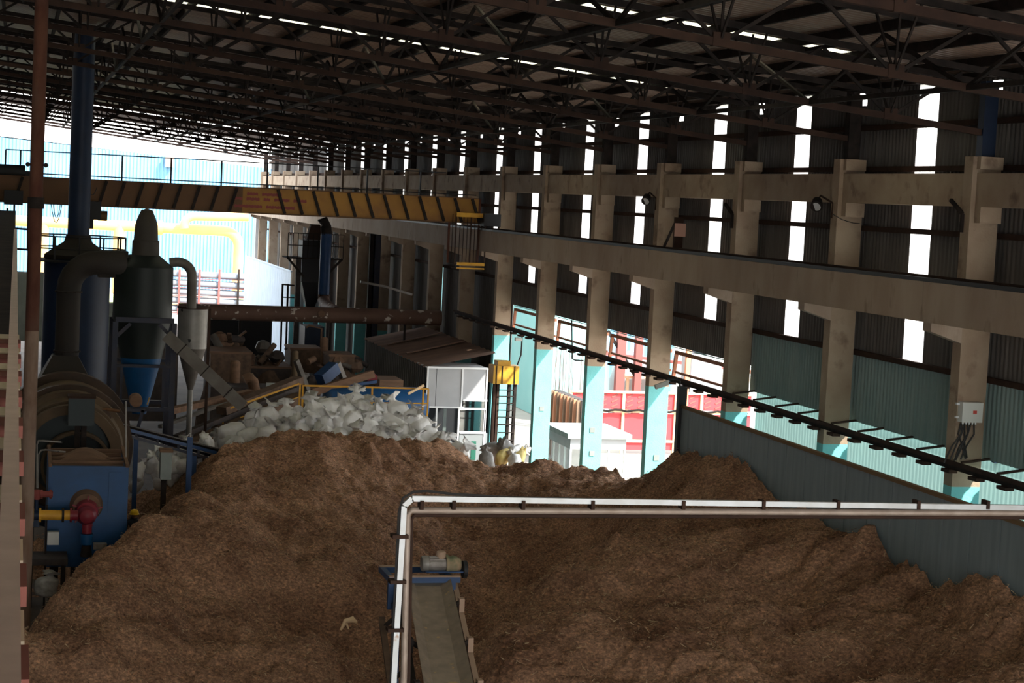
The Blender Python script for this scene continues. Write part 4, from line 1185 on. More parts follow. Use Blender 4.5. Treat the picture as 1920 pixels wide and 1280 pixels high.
# red burner with its yellow pipe
qb = V3(163, 962, YBx - .6)
t = thing('gas_burner', 'round red burner fixed to the front of the blue furnace box', 'burner', qb)
obj('mounting_ring', MB().lathe((qb[0], YBx - .35, qb[2] + .12), [(0, .36), (.34, .44)], 28, 'y'), 'dust_brown', t, True)
obj('burner_body', MB().lathe((qb[0], YBx - .75, qb[2] + .03), [(0, .2), (.04, .28), (.3, .31), (.4, .31)], 28, 'y'), 'red_paint', t, True)
obj('elbow', MB().lathe((qb[0] - .02, YBx - .95, qb[2] - .0), [(-.25, .05), (-.2, .18), (0, .26), (.2, .18), (.25, .05)], 20, 'y').path([(qb[0] - .4, YBx - .9, qb[2]), (qb[0], YBx - .9, qb[2])], .14, 16).path([(qb[0], YBx - .9, qb[2] - .1), (qb[0], YBx - .9, qb[2] - .48)], .13, 16), 'red_paint', t, True)
obj('flange', MB().lathe((qb[0] - .40, YBx - .9, qb[2]), [(-.05, .19), (.0, .19)], 18, 'x'), 'red_paint', t)
obj('lower_valve', MB().lathe((qb[0], YBx - .9, qb[2] - .78), [(0, .15), (.28, .16)], 16), 'bright_blue', t, True)
obj('lower_valve', MB().lathe((qb[0], YBx - .9, qb[2] - 1.1), [(0, .16), (.30, .12)], 16), 'steel_dark', t, True)
obj('actuator', MB().cbox((qb[0] + .35, YBx - .9, qb[2] - .82), (.34, .2, .16)), 'motor_grey', t)
for j in range(5):
    a_ = .3 + j * 1.2
    obj('bolt_handle', MB().bar((qb[0] + .3 * math.cos(a_), YBx - .5, qb[2] + .03 + .3 * math.sin(a_)), (qb[0] + .42 * math.cos(a_), YBx - .5, qb[2] + .03 + .42 * math.sin(a_)), .04), 'red_paint', t)
ql, qr = V3(-40, 962, YBx - .9), V3(137, 965, YBx - .9)
t = thing('gas_pipe', 'thick yellow gas pipe entering the red burner from the left', 'pipe', (0.5 * (ql[0] + qr[0]), YBx - .9, qb[2]))
obj('pipe_run', MB().tube((ql[0], YBx - .9, qb[2]), (qb[0] - .45, YBx - .9, qb[2]), .135, n=16), 'yellow_paint', t, True)
for px in (61, 75, 118):
    x = V3(px, 965, YBx - .9)[0]; obj('flange', MB().lathe((x, YBx - .9, qb[2]), [(-.03, .19), (.03, .19)], 16, 'x'), 'yellow_paint' if px != 118 else 'steel_dark', t)
x = V3(68, 965, YBx - .9)[0]
obj('shutoff_valve', MB().lathe((x, YBx - .9, qb[2]), [(-.09, .15), (.09, .15)], 16, 'x').tube((x, YBx - .9, qb[2]), (x, YBx - .9, qb[2] + .5), .05).box((x - .08, YBx - 1, qb[2] - .3), (x + .08, YBx - .8, qb[2])), 'deep_blue', t, True)
z_ = V3(70, 926, YBx - .9)[2]
t = thing('control_valve', 'dull red horizontal valve above the yellow gas pipe', 'valve', (x, YBx - .9, z_ - .1))
obj('valve_body', MB().tube((V3(41, 925, YBx - .9)[0], YBx - .9, z_), (V3(99, 927, YBx - .9)[0], YBx - .9, z_), .085, n=14).lathe((x, YBx - .9, z_ - .14), [(0, .08), (.14, .13), (.26, .07)], 12), 'dull_red', t, True)
for px in (45, 66, 78, 95): obj('flange', MB().lathe((V3(px, 926, YBx - .9)[0], YBx - .9, z_), [(-.03, .12), (.03, .12)], 14, 'x'), 'dull_red', t)
# thin grey pipes
for i, (pts_, lab) in enumerate([([(69, 915), (69, 834), (72, 826), (80, 826), (117, 829)], 'thin galvanised pipe rising beside the burner box and bending right, upper one'), ([(71, 915), (72, 852), (77, 844), (86, 843), (123, 847)], 'thin galvanised pipe rising beside the burner box and bending right, lower one'),
                                 ([(236, 752), (236, 875)], 'straight thin galvanised pipe standing at the right corner of the burner box')]):
    tag(obj('thin_pipe', MB().path([V3(a, b, YBx - .9 + i * .15) for a, b in pts_] if i < 2 else [V3(a, b, YBx + 1) for a, b in pts_], .022, 8), 'galvanised', None, True), lab, 'pipe')
q0, q1 = V3(89, 996, YBx - .5), V3(110, 1020, YBx - .5)
t = thing('junction_box', 'small pale junction box on a stand before the blue furnace', 'electrical box', ((q0[0] + q1[0]) / 2, YBx - .4, 0))
obj('box_body', MB().box((q0[0], YBx - .6, q1[2]), (q1[0], YBx - .4, q0[2])), 'box_white', t)
obj('stand', MB().box((q0[0] - .06, YBx - .5, .1), (q0[0] - .01, YBx - .42, q0[2] + .7)), 'steel_dark', t)
q0, q1 = V3(38, 1040, YBx - .6), V3(126, 1048, YBx - .6)
t = thing('service_platform', 'dark low service platform in front of the blue furnace', 'platform', ((q0[0] + q1[0]) / 2, YBx, 0))
obj('deck', MB().box((q0[0], YBx - 1.2, q1[2] - .05), (q1[0], YBx - .1, q0[2])), 'machine_dark', t)
for x in (q0[0] + .05, q1[0] - .15):
    for y_ in (YBx - 1.1, YBx - .3): obj('leg', MB().box((x, y_, 0), (x + .1, y_ + .1, q1[2] - .05)), 'steel_dark', t)

# main cyclone and its frame
YY = 66.0
qc = V3(268, 560, YY); rr = 54 * YY / 3500
zT = V3(270, 500, YY)[2]; z6 = V3(268, 600, YY)[2]; z67 = V3(266, 670, YY)[2]; z78 = V3(262, 775, YY)[2]
zn = V3(272, 478, YY)[2]; zd = V3(275, 412, YY)[2]; zdd = V3(276, 391, YY)[2]
t = thing('cyclone_separator', 'large dark teal cyclone with a domed outlet and bright blue cone foot', 'cyclone', (qc[0], YY, z78))
obj('barrel', MB().lathe((qc[0], YY, z6), [(0, rr * .97), (.02, rr), (zT - z6, rr), (zT - z6 + .02, rr * .98), (zn - z6, .52)], 32), 'cyclone_teal', t, True)
xo = V3(274, 440, YY)[0]
obj('outlet_dome', MB().lathe((xo, YY, zn - .1), [(0, .48), (.6, .46), (.62, .42), (zd - zn - .1, .39), (zd - zn + .12, .33), (zdd - zn + .04, .2), (zdd - zn + .1, .02)], 24), 'cyclone_dome', t, True)
obj('upper_cone', MB().lathe((qc[0], YY, z67), [(0, rr * .70), (z6 - z67, rr * .97)], 32), 'cyclone_teal', t, True)
obj('lower_cone', MB().lathe((qc[0], YY, z78), [(0, rr * .24), (z67 - z78, rr * .70)], 32), 'bright_blue', t, True)
obj('yellow_tag', MB().bar(V3(280, 745, YY - 1), V3(276, 758, YY - 1), .1, .03), 'yellow_paint', t)
obj('inlet_duct', MB().box((V3(185, 480, YY)[0], YY - .3, V3(210, 520, YY)[2]), (V3(240, 480, YY)[0], YY + .4, V3(210, 470, YY)[2])), 'duct_brown', t)
pth = [V3(318, 492, YY)] + [tuple(v) for v in arc(V3(361, 492, YY), (-1, 0, 0), (0, 0, -1), .5)] + [V3(359, 578, YY)]
obj('outlet_pipe', MB().path(pth, 9 * YY / 3500, 14), 'grey_duct', t, True)
fr = t
xa, xb = V3(215, 640, YY - 1)[0], V3(325, 640, YY - 1)[0]
for y_ in (YY - 1.1, YY + 1.1):
    for x in (xa, xb): obj('frame_post', MB().box((x - .09, y_ - .09, 0), (x + .09, y_ + .09, z6 + .0)), 'blue_grey', fr)
for py, w in ((600, .17), (686, .1), (767, .13)):
    z_ = V3(270, py, YY - 1.1)[2]
    for o_ in (-1.18, 1.02): obj('cross_beam', MB().box((xa, YY + o_, z_ - w / 2), (xb, YY + o_ + .16, z_ + w / 2)), 'blue_grey', fr)
for s_, x in ((1, xa), (-1, xb)): obj('gusset', MB().bar((x, YY - 1.1, z6 - .55), (x + s_ * .5, YY - 1.1, z6 - .05), .12), 'blue_grey', fr)
for px in (227, 306): x = V3(px, 720, YY - 1.1)[0]; obj('inner_post', MB().box((x - .04, YY - 1.15, V3(px, 767, YY - 1.1)[2]), (x + .04, YY - 1.07, V3(px, 686, YY - 1.1)[2])), 'blue_grey', fr)
# small galvanised cyclone
YG2 = 68.0
q = V3(361, 610, YG2); r2 = 28 * YG2 / 3500
z0_, z1_, z2_, z3_ = V3(360, 578, YG2)[2], V3(358, 652, YG2)[2], V3(356, 730, YG2)[2], V3(355, 745, YG2)[2]
t = thing('small_cyclone', 'small galvanised cyclone with dark spots right of the big cyclone', 'cyclone', (q[0], YG2, z3_))
obj('barrel', MB().lathe((q[0], YG2, z1_), [(0, r2 * .98), (z0_ - z1_, r2)], 24), 'galvanised', t, True)
obj('lid', MB().lathe((q[0], YG2, z0_), [(0, r2 * 1.04), (.08, r2 * 1.04)], 24), 'steel_brown', t, True)
obj('cone', MB().lathe((q[0], YG2, z2_), [(0, .1), (z1_ - z2_, r2 * .95)], 24), 'grey_duct', t, True)
obj('outlet', MB().lathe((q[0], YG2, 0), [(0, .1), (z2_ , .1)], 12), 'galvanised', t, True)
obj('support_post', MB().box((q[0] + r2, YG2, 0), (q[0] + r2 + .1, YG2 + .1, z0_)), 'steel_brown', t)
# inclined chute
a_, b_ = V3(312, 628, 64.5), V3(456, 762, 64)
t = thing('inclined_chute', 'grey inclined chute running down from the dark cyclone to the right', 'chute', (a_ + b_) / 2)
obj('chute_body', MB().bar(a_, b_, .42, .42, up=(0, 1, 0)), 'grey_duct', t)
for f_ in (.2, .5, .8): c_ = a_ + (b_ - a_) * f_; d_ = (b_ - a_) / np.linalg.norm(b_ - a_) * .02; obj('flange', MB().bar(c_ - d_, c_ + d_, .48, .48, up=(0, 1, 0)), 'steel_dark', t)
# blue framed conveyor left of heap
YV = 57.0
a_, b_ = V3(172, 788, YV), V3(480, 868, YV + 5); a2, b2 = V3(172, 798, YV), V3(480, 884, YV + 5)
t = thing('belt_conveyor', 'blue framed inclined conveyor running down behind the heap on the left', 'conveyor', ((a_ + b_) / 2))
off = np.array([0, 1.0, 0])
for o_ in (0, 1):
    obj('side_rail', MB().bar(a_ + off * o_, b_ + off * o_, .1, .1), 'blue_grey' if o_ else 'rail_blue', t)
    obj('side_rail', MB().bar(a2 + off * o_, b2 + off * o_, .08, .08), 'blue_grey', t)
for i in range(9):
    f_ = i / 8; p_ = a_ + (b_ - a_) * f_; q_ = a2 + (b2 - a2) * f_; obj('frame_strut', MB().bar(p_, q_, .07), 'blue_grey', t)
obj('belt', MB().bar(a_ + off * .5 + (0, 0, .05), b_ + off * .5 + (0, 0, .05), .9, .03), 'belt_edge', t)
obj('head_drum', MB().tube(V3(193, 783, YV - .05), V3(193, 783, YV + .9), .24, n=18), 'drum_tyre', t, True)
obj('drum_cover', MB().path([V3(179, 785, YV + .1), V3(184, 771, YV + .1), V3(200, 767, YV + .1), V3(225, 771, YV + .1)], .05, 8), 'crane_brown', t, True)
for f_ in (.25, .6, .85):
    p_ = a2 + (b2 - a2) * f_; obj('support_leg', MB().box((p_[0] - .07, p_[1], 0), (p_[0] + .07, p_[1] + .14, p_[2])), 'rail_blue', t)
q = V3(254, 749, 60)
t = thing('electric_motor', 'dusty brown round motor on a bracket beside the blue cone', 'motor', q)
obj('motor_body', MB().lathe((q[0], 59.6, q[2]), [(0, .12), (.03, .2), (.5, .21)], 20, 'y'), 'dust_brown', t, True)
obj('bracket', MB().bar(V3(238, 768, 60), V3(272, 770, 60), .1).bar(V3(268, 768, 60), V3(256, 812, 60), .1), 'blue_grey', t)
# grey cabinet on a post
q0, q1 = V3(301, 846, 55.5), V3(320, 897, 55.5)
t = thing('control_cabinet', 'tall narrow grey cabinet with a dusty top beside the left sacks', 'cabinet', ((q0[0] + q1[0]) / 2, 55.5, 0))
obj('cabinet_body', MB().box((q0[0], 55.3, q1[2]), (q1[0], 55.8, q0[2])), 'panel_grey', t)
obj('dusty_top', MB().box((q0[0] - .03, 55.27, q0[2]), (q1[0] + .03, 55.85, q0[2] + .07)), 'dust_brown', t)
obj('post', MB().box((q0[0] + .05, 55.45, 0), (q0[0] + .2, 55.6, q1[2])), 'steel_dark', t)
q = V3(355, 870, 56.5); obj_ = tag(obj('blue_post', MB().box((q[0] - .08, 56.5, 0), (q[0] + .08, 56.66, V3(355, 820, 56.5)[2])), 'rail_blue'), 'dark blue post standing between cabinet and heap', 'post')

# long horizontal dusty pipe to the right wall
YH = 95.0
a_ = V3(335, 583, YH); b_ = V3(826, 596, YH)
t = thing('dusty_pipeline', 'long dusty brown horizontal pipe running to the right wall', 'pipe', ((a_[0] + b_[0]) / 2, YH, a_[2]))
obj('pipe_run', MB().path([a_, (b_[0], YH, b_[2])], .40, 20), 'dusty_pipe', t, True)
q = V3(602, 588, YH - .4); obj('side_stub', MB().tube((q[0], YH - .55, q[2]), (q[0], YH - .3, q[2]), .17, n=14), 'dust_brown', t, True)
for px in (450, 620, 760): obj('hanger', MB().box((V3(px, 590, YH)[0] - .05, YH - .05, 0), (V3(px, 590, YH)[0] + .05, YH + .05, a_[2] - .3)), 'steel_dark', t)
# pipe that rises from it
t = thing('riser_pipe', 'blue and brown riser pipe bending into the dusty horizontal pipe', 'pipe', V3(615, 590, 98))
obj('upper_riser', MB().path([V3(602, 420, 101), V3(608, 415, 101), V3(611, 425, 101), V3(612, 440, 101)], .3, 12), 'steel_dark', t, True)
obj('blue_riser', MB().path([V3(612, 438, 101), V3(607, 552, 101)], .3, 14), 'rail_blue', t, True)
obj('bend', MB().path([V3(607, 552, 101), V3(607, 562, 101), V3(611, 572, 100), V3(622, 580, 98), V3(632, 586, 95.3)], .32, 14), 'dusty_pipe', t, True)
# dark tall bin with platform, far
YSi = 106.0
q = V3(583, 470, YSi)
t = thing('tower_bin', 'dark tower bin with railed platform and cone in the far middle', 'bin', (q[0], YSi, 0))
obj('bin_body', MB().box((V3(564, 450, YSi)[0], YSi - .8, V3(580, 528, YSi)[2]), (V3(606, 450, YSi)[0], YSi + .8, V3(580, 450, YSi)[2])), 'steel_black', t)
z_ = V3(580, 528, YSi)[2]; obj('bin_cone', frustum(V3(582, 550, YSi)[0], YSi, V3(580, 580, YSi)[2], z_ - .003, .2, .62, .2, .7), 'steel_black', t)
obj('bin_neck', frustum(V3(590, 440, YSi)[0], YSi, V3(580, 449, YSi)[2], V3(580, 420, YSi)[2], .5, .25, .4, .25), 'steel_brown', t)
px0, px1 = V3(534, 480, YSi)[0], V3(637, 480, YSi)[0]; zp = V3(580, 482, YSi)[2]; zt_ = V3(580, 437, YSi)[2]
obj('platform_deck', MB().box((px0, YSi - 1.1, zp - .08), (px1, YSi + 1.1, zp)), 'steel_dark', t)
g = MB()
for i in range(12): x = px0 + (px1 - px0) * i / 11; g.box((x - .02, YSi - 1.12, zp), (x + .02, YSi - 1.08, zt_))
for z_ in (zt_, (zt_ + zp) / 2): g.bar((px0, YSi - 1.1, z_), (px1, YSi - 1.1, z_), .05)
obj('platform_railing', g, 'steel_dark', t)
for s_ in (px0, px1): obj('knee_brace', MB().bar((s_, YSi - .9, zp), (s_ + (1 if s_ == px0 else -1) * 1.0, YSi - .9, zp - 1.1), .12), 'steel_dark', t)
for px in (552, 612): x = V3(px, 600, YSi)[0]; obj('tower_leg', MB().box((x - .14, YSi - .9, 0), (x + .14, YSi - .6, zp)), 'machine_dark', t)
# pale ladder rail
a_ = V3(531, 540, 104)
tag(obj('ladder', MB().bar(V3(530, 532, 104), (V3(528, 640, 104)[0], 104, 0), .1).bar(V3(540, 532, 104), (V3(538, 640, 104)[0], 104, 0), .1).bar(V3(530, 533, 104), V3(552, 535, 104), .08).bar(V3(530, 557, 104), V3(552, 558, 104), .06), 'steel_dark'), 'dark steel ladder rails left of the tower bin', 'ladder')
# conduits on the far columns
for i, (px, w, m_) in enumerate(((697, .16, 'steel_dark'), (706, .22, 'blue_grey'))):
    x = V3(px, 500, 112)[0]; tag(obj('vertical_duct', MB().box((x - w, 112, 0), (x + w, 112.3, V3(px, 438, 112)[2])), m_), ['narrow dark vertical duct at the far wall', 'wider grey vertical duct at the far wall'][i], 'duct')
tag(obj('wall_shelf', MB().bar(V3(676, 528, 104), V3(722, 537, 104), .25, .12).bar(V3(722, 537, 104), V3(772, 552, 104), .3, .12), 'grey_duct'), 'dusty shelf bracket hanging on the far right wall', 'shelf')

# ================================================================ shed and booth
YBt = 84.0
xL, xR = V3(803, 690, YBt)[0], V3(916, 690, YBt)[0]; zT = V3(803, 690, YBt)[2]
YE = 100.0
sh = thing('lean_to_shed', 'long low shed with dusty brown roof and ribbed dark side', 'shed', ((xL + xR) / 2, 92, 0))
g = MB(); corr(g, xL, YBt + .6, YE, 0, zT - .05, .45, .05); obj('side_sheeting', g, 'shed_side', sh)
zr0 = V3(845, 600, 88)[2]
g = MB()
nseg = 34
vs = []
for i in range(nseg + 1):
    y_ = YBt + .3 + (YE - YBt) * i / nseg; d_ = .06 * (i % 2)
    vs += [(xL - .15, y_, zT + d_), (W - .1, y_, zT + .75 + d_)]
g.add(vs, [(2 * i, 2 * i + 1, 2 * i + 3, 2 * i + 2) for i in range(nseg)]); obj('roof_sheet', g, 'shed_roof', sh)
for y_ in (90, 95): obj('roof_ridge_plank', MB().bar((xL + .2, y_, zT + .15), (W - .3, y_, zT + .86), .3, .06), 'shed_roof', sh)
bo = thing('control_booth', 'white panelled control booth with dark doorway beside the sacks', 'booth', ((xL + xR) / 2, YBt, 0))
def bx(px0, py0, px1, py1, y0, y1): a, b = V3(px0, py0, y0), V3(px1, py1, y0); return MB().box((a[0], y0, b[2]), (b[0], y1, a[2]))
def bxx(px0, py0, px1, py1, y0, y1):   # vertical edges plumb: x taken at mid height
    pm = (py0 + py1) / 2; a, b = V3(px0 - .05 * (pm - py0), pm, y0), V3(px1 - .05 * (pm - py0), pm, y0)
    return MB().box((a[0], y0, V3((px0 + px1) / 2, py1, y0)[2]), (b[0], y1, V3((px0 + px1) / 2, py0, y0)[2]))
for c_ in ((805, 690, 819, 763), (820, 690, 868, 763), (869, 692, 914, 750)): obj('upper_panel', bxx(*c_, YBt, YBt + .06), 'white_panel', bo)
for c_ in ((802, 689, 805, 890), (867, 690, 870, 763), (818, 763, 821, 850), (913, 690, 916, 890), (908, 768, 911, 813), (860, 765, 863, 890)): obj('frame_stile', bxx(*c_, YBt - .04, YBt + .08), 'white_frame', bo)
for c_ in ((803, 688, 915, 691), (803, 762, 870, 765), (868, 749, 914, 752), (861, 765, 911, 768), (862, 809, 911, 813)): obj('frame_rail', bxx(*c_, YBt - .05, YBt + .09), 'white_frame', bo)
obj('lower_panel', bxx(862, 812, 914, 892, YBt, YBt + .05), 'booth_lower', bo)
obj('green_strip', bxx(884, 827, 893, 862, YBt - .02, YBt - .003), 'green_strip', bo)
obj('window_pane', bxx(863, 768, 911, 809, YBt + .02, YBt + .03), 'glass', bo)
obj('window_pane', bxx(869, 752, 911, 766, YBt + .02, YBt + .03), 'glass', bo)
obj('inner_wall', MB().box((xL + .1, YBt + 2.6, 0), (xR, YBt + 2.66, zT)).box((xL + .02, YBt + .1, 0), (xL + .06, YBt + 2.6, zT)), 'dark_room', bo)
obj('door_leaf', bxx(832, 766, 838, 880, YBt + 1.0, YBt + 1.05), 'panel_grey', bo)
obj('booth_roof', MB().box((xL - .05, YBt - .06, zT), (xR, YBt + 2.7, zT + .05)), 'white_frame', bo)
# yellow lift mast
YLf = 80.0
t = thing('lift_mast', 'yellow boxed lift mast with ladder standing right of the booth', 'lift', V3(950, 850, YLf))
obj('counterweight_box', bxx(926, 686, 974, 720, YLf, YLf + .9), 'yellow_paint', t)
obj('box_top', bxx(934, 677, 958, 686, YLf + .1, YLf + .8), 'yellow_paint', t)
for px in (929, 936, 957, 968):
    x = V3(px - 4, 800, YLf)[0]; obj('mast_post', MB().box((x - .06, YLf + .1, 0), (x + .06, YLf + .3, V3(px, 720, YLf)[2])), 'steel_dark' if px > 940 else 'steel_brown', t)
for py in (730, 742, 755, 768, 781, 795, 810, 824): obj('rung', bxx(934, py, 964, py + 2, YLf + .05, YLf + .12), 'steel_dark', t)
for px in (931, 942, 965): x = V3(px, 700, YLf)[0]; obj('band', MB().box((x - .02, YLf - .03, V3(px, 720, YLf)[2]), (x + .02, YLf - .003, V3(px, 686, YLf)[2])), 'steel_dark', t)
tag(obj('feed_cable', MB().path([V3(970, 684, YLf), V3(977, 665, YLf), V3(979, 632, YLf), V3(982, 628, YLf), V3(1002, 628, YLf)], .035, 8), 'cable_black', None, True), 'bent black feed pipe rising from the yellow lift box', 'pipe')
tag(obj('feed_cable', MB().path([V3(1072, 600, 72), V3(1073, 672, 72), V3(1078, 675, 72), V3(1094, 676, 72)], .03, 8), 'cable_black', None, True), 'thin black hanging pipe before the second open gap', 'pipe')
tag(obj('small_lamp', MB().cbox(V3(972, 636, YLf), (.3, .2, .14)), 'box_white'), 'tiny white lamp beside the bent feed pipe', 'lamp')
# switch plates on the turquoise columns
for i, (px, py) in enumerate(((1016, 766), (1111, 806), (1110, 850), (1231, 858))):
    k = (5, 4, 4, 3)[i]; q = V3(px, py, YK(k) - .45)
    tag(obj('socket_plate', MB().box((q[0] - .1, YK(k) - .45, q[2] - .1), (q[0] + .1, YK(k) - .421, q[2] + .1)), 'panel_grey'), ['dark plate on the leftmost bright turquoise column', 'upper dark plate on the middle turquoise column', 'lower dark plate on the middle turquoise column', 'dark plate low on the rightmost turquoise column'][i], 'plate')

# ================================================================ platform, yellow railing, tanks behind the sacks
YRl = 73.0
t = thing('yellow_railing', 'yellow platform railing behind the white sack pile', 'railing', V3(680, 760, YRl))
zt_ = V3(680, 726, YRl)[2]; zm = V3(680, 754, YRl)[2]; zb_ = V3(680, 790, YRl)[2]
xa, xb = V3(566, 740, YRl)[0], V3(803, 740, YRl)[0]
obj('top_rail', MB().bar((xa, YRl, zt_ + .02), (xb, YRl, zt_), .065), 'yellow_paint', t)
obj('mid_rail', MB().bar((xa, YRl, zm), (xb, YRl, zm), .045), 'yellow_paint', t)
for px in (567, 697, 793): x = V3(px, 750, YRl)[0]; obj('post', MB().box((x - .035, YRl - .035, zb_), (x + .035, YRl + .035, zt_)), 'yellow_paint', t)
obj('post', MB().box((xb - .03, YRl, zb_), (xb + .03, YRl + .06, zt_)), 'yellow_paint', t)
obj('deck', MB().box((xa - .3, YRl - .1, zb_ - .12), (xb + .1, YRl + 2, zb_)), 'machine_brown', t)
for x in (xa, (xa + xb) / 2, xb - .2): obj('support', MB().box((x, YRl + .5, 0), (x + .15, YRl + .65, zb_ - .12)), 'steel_dark', t)
t = thing('yellow_railing', 'sloping yellow stair railing left of the sack pile', 'railing', V3(490, 760, YRl))
obj('top_rail', MB().bar(V3(418, 770, YRl - 1), V3(561, 719, YRl - .3), .065), 'yellow_paint', t)
obj('mid_rail', MB().bar(V3(450, 783, YRl - 1), V3(560, 744, YRl - .3), .035), 'yellow_paint', t)
for (pa, pb) in (((418, 770), (418, 800)), ((563, 719), (560, 770))): obj('post', MB().bar(V3(*pa, YRl - .6), V3(*pb, YRl - .6), .065), 'yellow_paint', t)
# brown inclined galleries
for i, (pa, pb, w, m_, lab) in enumerate([((335, 845), (562, 745), .35, 'machine_brown', 'lower brown inclined gallery beam below the stair railing'), ((330, 820), (555, 728), .18, 'machine_dark', 'dark inclined beam between the two brown galleries'), ((320, 770), (470, 735), .22, 'dust_brown', 'dusty inclined beam under the grey chute'),
                                          ((300, 800), (450, 745), .12, 'grey_duct', 'thin grey inclined bar below the grey chute'), ((415, 770), (560, 712), .30, 'machine_brown', 'upper brown inclined gallery beam right of the chute')]):
    tag(obj('inclined_beam', MB().bar(V3(*pa, 70 + i * .5), V3(*pb, 74 + i * .5), w * 1.6, w), m_), lab, 'beam')
t = thing('blue_tank', 'large dusty blue horizontal tank behind the yellow railing', 'tank', V3(690, 770, 77))
qa, qb = V3(600, 755, 77), V3(800, 765, 77)
obj('tank_body', MB().lathe((qa[0], 77, (qa[2] + qb[2]) / 2), [(0, .3), (.15, .7), (.4, .82), (qb[0] - qa[0] - .4, .82), (qb[0] - qa[0], .5)], 24, 'x'), 'blue_paint', t, True)
for f_ in (.2, .8): x = qa[0] + (qb[0] - qa[0]) * f_; obj('saddle', MB().box((x - .2, 76.5, 0), (x + .2, 77.5, qa[2] - .6)), 'steel_dark', t)

# mid hall machinery
def machine(name, lab, cat, px0, py0, px1, py1, y, dep, m_, top=None, legs=True, parts=()):
    a, b = V3(px0, py0, y), V3(px1, py1, y)
    t = thing(name, lab, cat, ((a[0] + b[0]) / 2, y + dep / 2, 0))
    obj('body', MB().box((a[0], y, b[2]), (b[0], y + dep, a[2])), m_, t)
    if top: obj('dusty_top', MB().box((a[0] - .04, y - .04, a[2]), (b[0] + .04, y + dep + .04, a[2] + .1)), top, t)
    if legs and b[2] > .3:
        for x in (a[0] + .1, b[0] - .25): obj('leg', MB().box((x, y + .1, 0), (x + .15, y + dep - .1, b[2])), 'steel_dark', t)
    return t
machine('hopper', 'brown dusty hopper heaped with debris right of the small cyclone', 'hopper', 395, 662, 470, 720, 88, 3, 'machine_brown', 'dust_brown')
machine('machine_housing', 'dark machine housing behind the chute', 'machine', 470, 690, 545, 730, 90, 3, 'machine_dark', 'dust_brown')
machine('grey_cabinet', 'pale grey machine cabinet behind the stair railing', 'cabinet', 505, 722, 548, 752, 76, 1, 'panel_grey')
machine('small_cabinet', 'small pale cabinet at the foot of the chute', 'cabinet', 475, 738, 497, 755, 75, 1, 'panel_grey')
machine('dark_enclosure', 'large dark blue black enclosure behind the dusty pipe', 'enclosure', 395, 596, 508, 668, 112, 4, 'steel_black')
machine('blue_housing', 'dark blue machine housing in the far middle', 'machine', 572, 612, 606, 670, 100, 2, 'deep_blue')
machine('rusty_skip', 'rust brown skip against the shed side', 'skip', 712, 712, 756, 728, 82, 2, 'dust_brown')
machine('brown_press', 'brown machine block under the tower bin', 'machine', 545, 655, 600, 700, 92, 2, 'machine_brown', 'dust_brown')
machine('dusty_feeder', 'dusty feeder table below the riser pipe', 'machine', 618, 668, 664, 690, 88, 2, 'machine_brown', 'dust_brown')
machine('dark_bunker', 'long dark bunker behind the inclined galleries', 'bunker', 395, 725, 600, 800, 82, 2, 'machine_dark')
machine('left_bunker', 'dark machine wall behind the drum and cyclone frame', 'bunker', 176, 640, 330, 790, 78, 2, 'machine_dark')
machine('pale_silo_wall', 'pale grey panel wall behind the rust pole', 'panel', 18, 510, 82, 640, 80, 1, 'panel_grey', legs=False)
machine('grey_housing', 'grey dusty housing between blue tank and cyclone', 'machine', 178, 568, 222, 650, 76, 1, 'panel_grey')
for i, (px, py, w, h_, y, m_) in enumerate([(440, 705, 20, 50, 84, 'dust_brown'), (553, 690, 12, 60, 86, 'drum_shell'), (608, 660, 14, 50, 90, 'dust_brown'), (470, 715, 12, 26, 83, 'drum_shell')]):
    c_ = V3(px, py, y); r_ = w / 2 * y / 3500; hh = h_ * y / 3500
    tag(obj('brown_cylinder', MB().lathe((c_[0], y, 0), [(0, r_), (c_[2] + hh / 2, r_), (c_[2] + hh / 2 + r_ * .5, r_ * .6)], 16), m_, None, True), 'upright dusty brown cylinder in the machine yard, %s of four' % ['leftmost', 'third from left', 'rightmost', 'second from left'][i], 'cylinder')
q = V3(470, 716, 83)
tag(obj('bent_duct', MB().path([V3(458, 712, 81), V3(466, 708, 81), V3(474, 715, 81), V3(477, 730, 81), (V3(477, 730, 81)[0], 81, 0)], .25, 12), 'dust_brown', None, True), 'bent dusty brown duct elbow behind the chute foot', 'duct')
